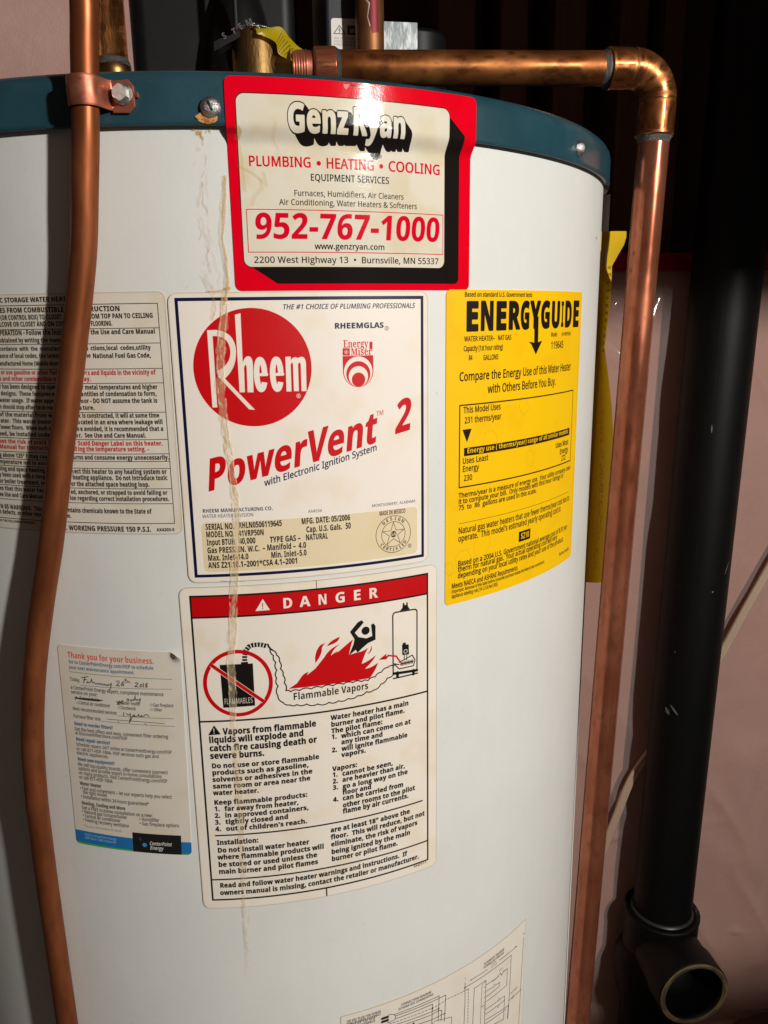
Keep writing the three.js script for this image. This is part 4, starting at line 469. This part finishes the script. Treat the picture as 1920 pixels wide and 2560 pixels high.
{
  const k = thing('pipe_strap', 'copper strap bolted to the teal pan round the bent tube', 'pipe strap');
  const px = 213, rad = R + 0.0108, [s, y] = U(px, 232, rad), ang = s / 1000 / R, n = V(Math.sin(ang), 0, Math.cos(ang)), tg = V(Math.cos(ang), 0, -Math.sin(ang)), c = onTank(s, y, rad);
  // strap profile in the plane (tangent, normal), swept over its height
  const prof = [], r1 = 0.0068; for (let i = 0; i <= 18; i++) { const a = Math.PI * 1.12 - i / 18 * Math.PI * 1.0; prof.push([Math.cos(a) * r1, Math.sin(a) * r1]); }
  prof.push([0.0073, -0.0016], [0.0086, -0.0056], [0.0102, -0.0062]);
  const flat = -0.0062, N = prof.length, H = 0.0062, th = 0.0011, pos = [], idx = [], uv = [];
  const nrm = prof.map((p, i) => { const a = prof[Math.max(0, i - 1)], b = prof[Math.min(N - 1, i + 1)], d = Math.hypot(b[0] - a[0], b[1] - a[1]); return [-(b[1] - a[1]) / d, (b[0] - a[0]) / d]; });
  const ys = [[-H, 0.0], [-H * 0.82, 0.0008], [0, 0.0011], [H * 0.82, 0.0008], [H, 0.0]];
  for (let i = 0; i < N; i++) for (const [yy, bul] of ys) { const q = [prof[i][0] + nrm[i][0] * (th * 0.4 + bul * 0.5), prof[i][1] + nrm[i][1] * (th * 0.4 + bul * 0.5)], v = c.clone().addScaledVector(tg, q[0]).addScaledVector(n, q[1]); pos.push(v.x, v.y + yy, v.z); uv.push(i / N, yy * 40); }
  for (let i = 1; i < N; i++) for (let j = 0; j < 4; j++) { const a = (i - 1) * 5 + j, b = a + 5; idx.push(a, a + 1, b, b, a + 1, b + 1); }
  const g = new THREE.BufferGeometry(); g.setAttribute('position', new THREE.Float32BufferAttribute(pos, 3)); g.setAttribute('uv', new THREE.Float32BufferAttribute(uv, 2)); g.setIndex(idx); g.computeVertexNormals();
  M.copperBright.side = THREE.DoubleSide; mesh('strap', g, M.copperBright, k);
  // flat ear with clipped corners
  const e = new THREE.Shape(); const w = 0.0098; e.moveTo(0, -0.0064); e.lineTo(w * 0.72, -0.0066); e.lineTo(w, -0.0042); e.lineTo(w, 0.004); e.lineTo(w * 0.78, 0.0066); e.lineTo(0, 0.0062); e.closePath();
  const eg = new THREE.ExtrudeGeometry(e, { depth: 0.0011, bevelEnabled: true, bevelSize: 0.0002, bevelThickness: 0.0002, bevelSegments: 2 }), basis = new THREE.Matrix4().makeBasis(tg, V(0, 1, 0), n); eg.applyMatrix4(basis); const o = c.clone().addScaledVector(tg, 0.0098).addScaledVector(n, -0.0066); eg.translate(o.x, o.y - 0.0006, o.z);
  mesh('ear', eg, M.copperBright, k);
  const bc = o.clone().addScaledVector(tg, 0.0049).addScaledVector(n, 0.0012); bc.y += 0.0002;
  const bolt = mesh('bolt', turned(bc, bc.clone().add(n), [[0, 0], [0.0045, 0], [0.0047, 0.0006], [0.0044, 0.0011], [0, 0.0011]], 40), M.steel, k);
  const hex = new THREE.CylinderGeometry(0.0036, 0.0038, 0.0034, 6); hex.rotateX(Math.PI / 2); hex.applyMatrix4(basis); const hc = bc.clone().addScaledVector(n, 0.0026); hex.translate(hc.x, hc.y, hc.z); mesh('bolt_head', toCreasedNormals(hex, 0.4), M.steel, bolt);
  const stub = rod(o.clone().addScaledVector(tg, 0.0094).addScaledVector(n, 0.0004), o.clone().addScaledVector(tg, 0.0115).addScaledVector(n, 0.0004), 0.0012); mesh('strap_tip', stub, M.copperBright, k);
}
// ---------------------------------------------------------------- relief valve and its discharge pipe
const PR = 0.01025;
const hA = PZ(760, 171, 0.128), hB = PZ(1575, 163, 0.136);
hB.y = (hB.y + hA.y) / 2 + 0.0015;
const vTop = PZ(1638, 300, 0.136), vBot = PZ(1460, 2360, 0.125);
{
  const t = thing('discharge_pipe', 'copper discharge pipe running over the pan, through an elbow and down beside the heater', 'pipe');
  const dv = vBot.clone().sub(vTop).normalize(), dh = hB.clone().sub(hA).normalize(), er = 0.0195;
  const eC = (() => { const y = hB.y, k = (y - vTop.y) / dv.y, q = vTop.clone().addScaledVector(dv, k); return q; })();      // where the two axes meet
  const e0 = eC.clone().addScaledVector(dh, -er), e1 = eC.clone().addScaledVector(dv, er);
  const s0 = e0.clone().addScaledVector(dh, -0.0165), s1 = e1.clone().addScaledVector(dv, 0.0215);
  const a0 = hA.clone().addScaledVector(dh, 0.0195);
  mesh('pipe', tube([a0.clone().addScaledVector(dh, -0.01), a0.clone().lerp(s0, 0.5), s0.clone().addScaledVector(dh, 0.006)], PR, 60, 40), M.copperDark, t, 'tarnished horizontal run');
  mesh('pipe', tube([s1.clone().addScaledVector(dv, -0.006), s1.clone().lerp(vBot, 0.5), vBot.clone().addScaledVector(dv, 0.5)], PR, 160, 40), M.copper, t, 'salmon coloured vertical run');
  const bend = [], q0 = e0, q1 = e1; for (let i = 0; i <= 14; i++) { const u = i / 14 * Math.PI / 2; bend.push(eC.clone().addScaledVector(dh, -er * (1 - Math.sin(u))).addScaledVector(dv, er * (1 - Math.cos(u)))); }
  const elbow = mesh('elbow', [tube(bend, 0.0121, 40, 40), turned(e0.clone().addScaledVector(dh, -0.0165), e0, [[PR - 0.0004, 0], [0.0122, 0.0002], [0.01255, 0.0012], [0.0123, 0.003], [0.0122, 0.0135], [0.0118, 0.017]], 48), turned(e1.clone().addScaledVector(dv, 0.0215), e1, [[PR - 0.0004, 0], [0.0122, 0.0002], [0.01255, 0.0012], [0.0123, 0.003], [0.0123, 0.0185], [0.0118, 0.022]], 48)], M.copperDark, t, 'brassy tarnished elbow');
  for (const [p, d] of [[s0, dh.clone().negate()], [s1, dv]]) mesh('solder_joint', turned(p.clone().addScaledVector(d, -0.0006), p.clone().addScaledVector(d, 1), [[0.0116, 0], [0.0117, 0.0006], [0.0110, 0.0014], [PR + 0.0003, 0.0028], [PR - 0.0001, 0.0048]], 48), M.solder, elbow);
  // threaded adapter at the valve
  const ad = mesh('adapter', turned(hA.clone().addScaledVector(dh, 0.0055), hB, [[0.0100, 0], [0.0118, 0.0006], [0.0121, 0.002], [0.0121, 0.0135], [0.0118, 0.0142], [PR - 0.0002, 0.0144]], 48), M.copper, t);
  const th = []; for (let i = 0; i < 6; i++) th.push([0.0095, i * 0.0016 - 0.0075], [0.0104, i * 0.0016 - 0.0068], [0.0104, i * 0.0016 - 0.0066]); th.push([0.0098, 0.0022], [0.0098, 0.0075]);
  mesh('thread', turned(hA.clone(), hB, th, 48), M.copperBright, ad); mesh('solder_joint', turned(hA.clone().addScaledVector(dh, 0.0195), hB, [[0.0118, 0], [0.0113, 0.0008], [PR + 0.0003, 0.002], [PR - 0.0002, 0.0034]], 48), M.solder, ad);
}
{
  const v = thing('relief_valve', 'cast brass relief valve with grey lever standing behind the pan rim', 'valve');
  const dh = hB.clone().sub(hA).normalize(), c = PZ(642, 150, hA.z - 0.002), top = PZ(642, 84, hA.z - 0.002).y, rr = 0.0146, up = (y) => V(c.x, y, c.z);
  mesh('valve_body', turned(up(Y0 + 0.024), up(top), [[0.0125, 0], [0.0142, 0.006], [rr, 0.014], [rr, top - Y0 - 0.024 - 0.003], [rr - 0.0008, top - Y0 - 0.024 - 0.0008], [rr - 0.0028, top - Y0 - 0.024], [0, top - Y0 - 0.024]], 64), M.brass, v);
  const hex = new THREE.CylinderGeometry(0.0128, 0.0128, 0.009, 6); hex.applyQuaternion(new THREE.Quaternion().setFromUnitVectors(V(0, 1, 0), dh)); const o = hA.clone().addScaledVector(dh, -0.0125); hex.translate(o.x, o.y, o.z); mesh('outlet_nut', [toCreasedNormals(hex, 0.4), rod(V(c.x, hA.y, c.z), o, 0.0115, 0.0115, 40)], M.brassSmooth, v);
  // lever: a bent plate lying over the top, handle to the left
  const lp = [[536, 124], [560, 112], [592, 97], [612, 82], [634, 75], [652, 75]].map(([a, b]) => PZ(a, b, hA.z + 0.004)), lw = 0.0058, pos = [], idx = [], uv = [];
  const curve = new THREE.CatmullRomCurve3(lp), N = 30; for (let i = 0; i <= N; i++) { const p = curve.getPoint(i / N), w = lw * (i < 14 ? 1 : 0.9), h = 0.0017 + 0.0008 * smooth(12, 2, i); for (const [dz, dy] of [[-w, -h], [w, -h], [w, h], [-w, h]]) { pos.push(p.x, p.y + dy, p.z + dz); uv.push(i / N, dz * 50); } if (i) for (let k = 0; k < 4; k++) { const a = (i - 1) * 4 + k, b = (i - 1) * 4 + (k + 1) % 4; idx.push(a, b, a + 4, b, b + 4, a + 4); } }
  idx.push(0, 2, 1, 0, 3, 2); const e = N * 4; idx.push(e, e + 1, e + 2, e, e + 2, e + 3);
  const g = new THREE.BufferGeometry(); g.setAttribute('position', new THREE.Float32BufferAttribute(pos, 3)); g.setAttribute('uv', new THREE.Float32BufferAttribute(uv, 2)); g.setIndex(idx);
  const lever = mesh('lever', toCreasedNormals(g, 0.7), mat({ color: new THREE.Color().setRGB(0.008, 0.008, 0.008), roughness: 0.35, metalness: 0, specularIntensity: 0.6 }), v, 'dark grey test lever with raised lettering');
  mesh('pivot', rod(PZ(634, 68, hA.z + 0.006), PZ(634, 68, hA.z - 0.008), 0.0022), M.steel, lever);
  const { TextGeometry } = await import('three/addons/geometries/TextGeometry.js'), { FontLoader } = await import('three/addons/loaders/FontLoader.js');
  const font = await new FontLoader().loadAsync('fonts/droid/droid_sans_bold.typeface.json'), tx = [];
  [...'STEM'].forEach((ch, i) => { const q = curve.getPoint(0.2 + i * 0.15), d = curve.getTangent(0.2 + i * 0.15), gg = new TextGeometry(ch, { font, size: 0.0034, depth: 0.0005, curveSegments: 4 }); gg.rotateZ(Math.atan2(d.y, d.x)); gg.translate(q.x, q.y + 0.0009, q.z + lw + 0.0001); tx.push(gg); });
  mesh('raised_lettering', tx, mat({ color: new THREE.Color().setRGB(0.16, 0.16, 0.16), roughness: 0.3, metalness: 0.5 }), lever);
  mesh('washer', turned(PZ(640, 84, hA.z - 0.002).add(V(0, 0.0002, 0)), up(2), [[0, 0], [0.0118, 0], [0.0122, 0.0006], [0.0116, 0.0013], [0, 0.0013]], 48), M.steel, v);
}
{
  // yellow caution tag hung on the valve lever
  const T = thing('caution_tag', 'creased yellow tag with fine black print hanging from the valve lever', 'tag');
  const z = hA.z + 0.0165, up = [[640, 70], [668, 70], [703, 68], [722, 92], [748, 118], [776, 134], [804, 150]], lo = [[642, 84], [664, 92], [690, 108], [696, 134], [716, 146], [740, 155], [765, 162]], N = up.length, pos = [], uv = [], idx = [];
  const cu = new THREE.CatmullRomCurve3(up.map(([a, b], i) => PZ(a, b, z - 0.001 - 0.0034 * i))), cl = new THREE.CatmullRomCurve3(lo.map(([a, b], i) => PZ(a, b, z + 0.001 - 0.0016 * i)));
  for (let i = 0; i <= 30; i++) { const a = cu.getPoint(i / 30), b = cl.getPoint(i / 30); for (let j = 0; j <= 6; j++) { const q = a.clone().lerp(b, j / 6); q.z += 0.0015 * Math.sin(j / 6 * Math.PI) * Math.sin(i * 0.5); pos.push(q.x, q.y, q.z); uv.push(i / 30, 1 - j / 6); } if (i) for (let j = 0; j < 6; j++) { const p = (i - 1) * 7 + j, q = p + 7; idx.push(p, p + 1, q, q, p + 1, q + 1); } }
  const c = document.createElement('canvas'); c.width = 512; c.height = 160; const x = c.getContext('2d'); x.fillStyle = '#b09a0a'; x.fillRect(0, 0, 512, 160); x.strokeStyle = '#3a3206'; x.lineWidth = 6; for (let i = 0; i < 11; i++) { x.beginPath(); x.moveTo(190 + i * 26, 36 + (i % 3) * 4); x.lineTo(176 + i * 26, 148); x.setLineDash([9, 3, 14, 4]); x.stroke(); } x.setLineDash([]);
  const map = new THREE.CanvasTexture(c); map.colorSpace = THREE.SRGBColorSpace; const g = new THREE.BufferGeometry(); g.setAttribute('position', new THREE.Float32BufferAttribute(pos, 3)); g.setAttribute('uv', new THREE.Float32BufferAttribute(uv, 2)); g.setIndex(idx); g.computeVertexNormals();
  mesh('tag_sheet', g, mat({ map, roughness: 0.35, transmission: 0.2, thickness: 0, side: THREE.DoubleSide }), T);
  mesh('tag_wire', tube([PZ(634, 70, z - 0.004), PZ(640, 64, z), PZ(648, 70, z - 0.001), PZ(645, 77, z - 0.002)], 0.0005, 24, 8), M.steel, T);
}
// ---------------------------------------------------------------- water pipes standing on the heater
{
  const t = thing('supply_pipe', 'shiny tarnished copper pipe rising from the pan beside the black blower', 'pipe');
  const z = 0.06, b = PZ(284, 170, z), base = V(b.x, Y0 + 0.024, z);
  mesh('pipe', tube([base.clone().setY(Y0 + 0.03), V(b.x, Y0 + 0.3, z), V(b.x, 2.28, z)], 0.0100, 80, 40), mat({ map: M.copperDark.map, roughness: 0.24, metalness: 1, bumpMap: grain(1, 40), bumpScale: 0.0006 }), t);
  mesh('nipple', turned(base, V(b.x, 3, z), [[0.0118, 0], [0.0118, PZ(284, 166, z).y - base.y - 0.004], [0.0113, PZ(284, 166, z).y - base.y], [0.0098, PZ(284, 166, z).y - base.y + 0.0005]], 40), M.brassSmooth, t);
  mesh('solder_joint', turned(V(b.x, PZ(284, 168, z).y, z), V(b.x, 3, z), [[0.0114, 0], [0.0116, 0.0012], [0.0104, 0.0038], [0.0099, 0.0052]], 40), M.solder, t);
}
{
  const t = thing('outlet_pipe', 'copper pipe with red stain and green patina behind the horizontal pipe', 'pipe');
  const z = 0.05, b = PZ(925, 120, z), map = texture(256, 1024, (u, v) => { const n = fbm(u * 8 + 3, v * 60, 4, 8, 1 << 20); let c = mix([150, 100, 58], [110, 66, 40], n); return c; });
  const L = document.createElement('canvas'); L.width = 256; L.height = 1024; const x = L.getContext('2d');
  for (let y = 0; y < 1024; y += 2) for (let i = 0; i < 256; i += 2) { const n = fbm(i / 32 + 3, y / 20, 4), c = mix([158, 108, 66], [112, 68, 42], n); x.fillStyle = `rgb(${c.map((q) => q | 0)})`; x.fillRect(i, y, 2, 2); }
  const pipeH = 0.5, yTop = Y0 + 0.024 + pipeH, row = (py) => (yTop - PZ(925, py, z).y) / pipeH * 1024;
  x.fillStyle = '#6c2a30'; x.beginPath(); x.moveTo(108, row(-60)); x.lineTo(150, row(-60)); x.lineTo(152, row(90)); x.lineTo(132, row(95)); x.lineTo(120, row(55)); x.lineTo(126, row(20)); x.lineTo(112, row(8)); x.closePath(); x.fill(); x.strokeStyle = '#e6ddd0'; x.lineWidth = 2.5; x.beginPath(); x.moveTo(112, row(-60)); x.lineTo(112, row(8)); x.lineTo(125, row(22)); x.lineTo(119, row(55)); x.lineTo(126, row(78)); x.stroke();
  x.fillStyle = '#5f8f78'; for (let i = 0; i < 40; i++) { x.beginPath(); x.ellipse(118 + (rnd() - 0.5) * 26, row(143 + rnd() * 9), 3 + rnd() * 5, 2 + rnd() * 4, 0, 0, 7); x.fill(); }
  const m = new THREE.CanvasTexture(L); m.colorSpace = THREE.SRGBColorSpace; m.wrapS = THREE.RepeatWrapping;
  const g = new THREE.CylinderGeometry(0.0101, 0.0101, pipeH, 48, 1, true); g.rotateY(Math.PI * 0.98); g.translate(b.x, yTop - pipeH / 2, z); mesh('pipe', g, mat({ map: m, roughness: 0.5, metalness: 0.75 }), t);
  mesh('upper_pipe', rod(V(b.x, yTop, z), V(b.x, 2.29, z), 0.0101), M.copperDark, t);
  mesh('nipple', turned(V(b.x, Y0 + 0.024, z), V(b.x, 3, z), [[0.0125, 0], [0.0125, 0.02], [0.0102, 0.021]], 40), M.brassSmooth, t);
}
// ---------------------------------------------------------------- power vent blower on top of the heater
{
  const t = thing('vent_blower', 'black plastic power vent blower standing on top of the heater', 'blower');
  const X = (px, z) => PZ(px, 100, z).x, base = Y0 + 0.0245;
  const shroud = (cx, cz, rx, rz, h, e = 0.03) => { const prof = [[1, 0], [1, h - e]]; for (let i = 1; i <= 8; i++) { const a = i / 8 * Math.PI / 2; prof.push([1 - (e / 0.1) * (1 - Math.cos(a)), h - e + e * Math.sin(a)]); } prof.push([0, h]); const g = new THREE.LatheGeometry(prof.map(([r, y]) => new THREE.Vector2(r, y)), 72); g.scale(rx, 1, rz); g.translate(cx, base, cz); g.computeVertexNormals(); return g; };
  const xl = X(318, 0.02), xr = X(745, 0.0);
  mesh('housing', box(xr - xl, 0.175, 0.16, (xl + xr) / 2, base + 0.0875, -0.075, 0.012), M.blackPlastic, t);
  { const cx = X(600, 0.045), hw = X(700, 0.045) - X(505, 0.045); const g = new THREE.SphereGeometry(1, 64, 40); g.scale(hw / 2 + 0.004, 0.135, 0.04); g.translate(cx, base + 0.002, 0.006); mesh('motor_cover', g, M.blackPlastic, t); mesh('cover_seam', box(0.0035, 0.17, 0.006, X(592, 0.05), base + 0.085, 0.046, 0.0015), M.blackPlastic, t); }
  mesh('cable_grommet', turned(V(X(772, 0.0), base, 0.0), V(X(772, 0.0), 3, 0.0), [[0.014, 0], [0.014, 0.05], [0.011, 0.058], [0.004, 0.061], [0, 0.061]], 40), M.blackPlastic, t);
  const z = 0.037, x0 = X(815, z), x1 = X(952, z), cb = mesh('control_box', box(x1 - x0, 0.18, 0.11, (x0 + x1) / 2, base + 0.09, z - 0.055, 0.003), M.charcoal, t, 'charcoal control box with a white warning sticker');
  // warning sticker on the box
  const a = PZ(827, 45, z + 0.0004), b = PZ(905, 125, z + 0.0004), w = b.x - a.x + 0.012, h = a.y - b.y, c = document.createElement('canvas'); c.width = 512; c.height = Math.round(512 * h / w); const x = c.getContext('2d'), k = 512 / (w * 1000), H = c.height; x.fillStyle = '#e6e2da'; x.fillRect(0, 0, 512, H);
  x.fillStyle = '#161616'; x.fillRect(175, H * 0.22, 337, H * 0.3); x.fillStyle = '#e6e2da'; x.font = `bold ${H * 0.2}px sans-serif`; x.fillText('WARNING', 200, H * 0.45); x.strokeStyle = '#222'; x.lineWidth = 7; x.beginPath(); x.moveTo(28, H * 0.5); x.lineTo(150, H * 0.5); x.lineTo(89, H * 0.23); x.closePath(); x.stroke(); x.beginPath(); x.moveTo(96, H * 0.3); x.lineTo(82, H * 0.38); x.lineTo(98, H * 0.39); x.lineTo(86, H * 0.47); x.stroke(); x.fillStyle = '#8b8780'; x.font = `${H * 0.1}px sans-serif`; ['RISK OF ELECTRICAL', 'SHOCK. DISCONNECT', 'POWER BEFORE SERVICE'].forEach((s, i) => x.fillText(s, 24, H * (0.68 + i * 0.105)));
  const map = new THREE.CanvasTexture(c); map.colorSpace = THREE.SRGBColorSpace; const sh = new THREE.Shape(); const r = 0.0025; sh.moveTo(r, 0); sh.lineTo(w - r, 0); sh.quadraticCurveTo(w, 0, w, r); sh.lineTo(w, h - r); sh.quadraticCurveTo(w, h, w - r, h); sh.lineTo(r, h); sh.quadraticCurveTo(0, h, 0, h - r); sh.lineTo(0, r); sh.quadraticCurveTo(0, 0, r, 0); const g = new THREE.ShapeGeometry(sh, 6), u = g.attributes.uv; for (let i = 0; i < u.count; i++) u.setXY(i, u.getX(i) / w, u.getY(i) / h); g.translate(a.x, b.y, z + 0.0006); mesh('warning_sticker', g, mat({ map, roughness: 0.4 }), cb, 'white electrical shock warning sticker');
  const zb = 0.0, g0 = X(950, zb), g1 = X(1043, zb), g2 = X(1092, zb), yt = PZ(1000, 56, zb).y;
  mesh('bracket', [box(g1 - g0, yt - base, 0.0016, (g0 + g1) / 2, (yt + base) / 2, zb), box(0.0016, yt - base - 0.001, 0.045, g1 - 0.0009, (yt + base - 0.001) / 2, zb - 0.0235)], M.galv, t, 'bright galvanised sheet bracket');
  mesh('vent_collar', turned(V(g2 - 0.006, base, -0.065), V(g2 - 0.006, 3, -0.065), [[0.028, 0], [0.028, yt - base + 0.006], [0.026, yt - base + 0.01], [0, yt - base + 0.01]], 48), M.blackPlastic, t);
}
// ---------------------------------------------------------------- black drain stack at the right
{
  const t = thing('drain_stack', 'black plastic drain stack with an open branch fitting in front of the insulation', 'drain pipe');
  const z = -0.345, r = 0.0447, x = (PZ(1820, 650, z).x + PZ(1703, 1900, z).x) / 2, top = PZ(1678, 2322, z + r).y, at = (y) => V(x + (y - 1.1) * 0.021, y, z), up = at(3);
  mesh('pipe', turned(at(top - 0.06), up, [[r, 0], [r, 2.29 - top + 0.06]], 64), M.abs, t);
  const hr = r * 1.27, hub = mesh('hub', turned(at(top - 0.072), up, [[r * 1.14, 0], [hr * 0.99, 0.005], [hr, 0.01], [hr, 0.064], [hr * 1.02, 0.067], [hr * 1.02, 0.0705], [hr * 0.985, 0.072], [r * 1.02, 0.072], [r * 1.01, 0.054]], 72), M.abs, t);
  mesh('cement_ring', turned(at(top - 0.004), up, [[r * 1.09, 0.0035], [r * 1.05, 0.0058], [r * 1.0, 0.0072], [r * 0.995, 0.0068]], 72), mat({ color: new THREE.Color().setRGB(0.02, 0.02, 0.018), roughness: 0.4 }), hub);
  const mouth = PZ(1735, 2486, z + 0.112), by = mouth.y, c0 = at(by), d = mouth.clone().sub(c0).normalize(), BL = mouth.distanceTo(c0);
  mesh('tee_body', turned(at(0), up, [[r * 1.15, 0], [r * 1.15, by - 0.14], [r * 1.25, by - 0.115], [r * 1.42, by - 0.085], [r * 1.5, by - 0.05], [r * 1.47, by - 0.034], [r * 1.38, by - 0.022], [r * 1.27, by - 0.014], [r * 1.17, by - 0.01]], 72), M.abs, t);
  const br = mesh('branch', [turned(c0, mouth, [[r * 1.15, 0], [r * 1.15, BL - 0.048], [r * 1.22, BL - 0.04], [r * 1.22, BL - 0.002], [r * 1.19, BL], [r * 1.0, BL], [r * 0.985, BL - 0.008], [r * 0.97, BL - 0.068], [r * 0.9, BL - 0.075], [0, BL - 0.077]], 72)], M.abs, t);
  mesh('primer_ring', turned(mouth.clone().addScaledVector(d, 0.0004), mouth.clone().add(d), [[r * 1.185, -0.0002], [r * 1.18, 0.0003], [r * 1.015, 0.0003], [r * 0.99, -0.012]], 72), mat({ map: texture(256, 64, (u, v) => mix([128, 108, 72], [84, 70, 50], smooth(0.35, 0.7, fbm(u * 20, v * 6, 3, 20, 6)))), roughness: 0.7 }), br);
  // scuffs of chalky dust on the pipe
  for (const [pa, pb, w] of [[[1676, 1762], [1694, 1788], 0.0035], [[1664, 1768], [1672, 1786], 0.006], [[1822, 1405], [1812, 1436], 0.002], [[1780, 1062], [1779, 1082], 0.002], [[1781, 1478], [1782, 1482], 0.003], [[1687, 1628], [1688, 1632], 0.002]]) {
    const cx = at(PZ(...pa, z).y).x, pt = ([a, b], k) => { const dd = ray(a, b), o = camera.position, ox = o.x - cx, oz = o.z - z, A2 = dd.x * dd.x + dd.z * dd.z, B = 2 * (ox * dd.x + oz * dd.z), C = ox * ox + oz * oz - (r + 0.0004) ** 2, s = (-B - Math.sqrt(Math.max(0, B * B - 4 * A2 * C))) / (2 * A2); return dd.multiplyScalar(s).add(o); };
    const p0 = pt(pa), p1 = pt(pb), n = V(p0.x - cx, 0, p0.z - z).normalize(), sd = p1.clone().sub(p0).cross(n).normalize().multiplyScalar(w / 2), g = new THREE.BufferGeometry(), q = [p0.clone().addScaledVector(sd, 0.3), p0.clone().addScaledVector(sd, -0.3), p0.clone().lerp(p1, 0.6).add(sd), p0.clone().lerp(p1, 0.6).sub(sd), p1.clone().addScaledVector(sd, 0.4), p1.clone().addScaledVector(sd, -0.4)];
    g.setAttribute('position', new THREE.Float32BufferAttribute(q.flatMap((v) => [v.x, v.y, v.z]), 3)); g.setAttribute('uv', new THREE.Float32BufferAttribute([0, 0, 1, 0, 0, 0.6, 1, 0.6, 0, 1, 1, 1], 2)); g.setIndex([0, 2, 1, 1, 2, 3, 2, 4, 3, 3, 4, 5]); g.computeVertexNormals(); mesh('scuff', g, mat({ color: new THREE.Color().setRGB(0.3, 0.3, 0.3), roughness: 0.9, transparent: true, opacity: 0.55, side: THREE.DoubleSide }), t);
  }
}
// flat cable draped across the plastic behind the stack
{
  const z = WZ + 0.017, pts = [[2060, 1180], [1920, 1425], [1860, 1530], [1800, 1640], [1720, 1760], [1640, 1860], [1580, 1945], [1545, 2030], [1510, 2120], [1470, 2230]].map(([a, b]) => PZ(a, b, z)), cu = new THREE.CatmullRomCurve3(pts), geo = [];
  for (const o of [-0.0032, 0, 0.0032]) { const q = []; for (let i = 0; i <= 30; i++) { const p = cu.getPoint(i / 30), tg = cu.getTangent(i / 30), sd = V(-tg.y, tg.x, 0).normalize(); q.push(p.addScaledVector(sd, o * 1.15)); } geo.push(tube(q, o ? 0.0034 : 0.0026, 90, 12)); }
  tag(mesh('cable', geo, M.cable), 'flat cream cable running diagonally across the plastic behind the drain stack', 'cable');
}
// scraps on the floor at the foot of the wall
{
  const floorPt = (a, b, y = 0.002) => { const d = ray(a, b); return d.multiplyScalar((y - camera.position.y) / d.y).add(camera.position); };
  const scrap = (name, label, cat, pts, th, material, top) => { const q = pts.map(([a, b]) => floorPt(a, b, top)), sh = new THREE.Shape(q.map((v) => new THREE.Vector2(v.x, -v.z))), g = new THREE.ExtrudeGeometry(sh, { depth: th, bevelEnabled: false }); g.rotateX(-Math.PI / 2); g.translate(0, top - th, 0); tag(mesh(name, g, material), label, cat); };
  scrap('board_offcut', 'dark timber offcut on the floor against the insulation', 'offcut', [[1842, 2556], [1862, 2520], [1930, 2512], [1990, 2530], [1960, 2600], [1850, 2610]], 0.018, M.wood, 0.018);
  scrap('paper_scrap', 'torn pale paper scrap lying on the floor under the drain branch', 'paper', [[1744, 2566], [1790, 2536], [1815, 2506], [1828, 2516], [1850, 2548], [1790, 2600], [1740, 2600]], 0.003, M.paper, 0.004);
  scrap('paper_corner', 'small pale triangular paper corner beside the drain branch', 'paper', [[1806, 2494], [1815, 2458], [1835, 2494]], 0.003, M.paper, 0.004);
}
renderer.render(scene, camera);
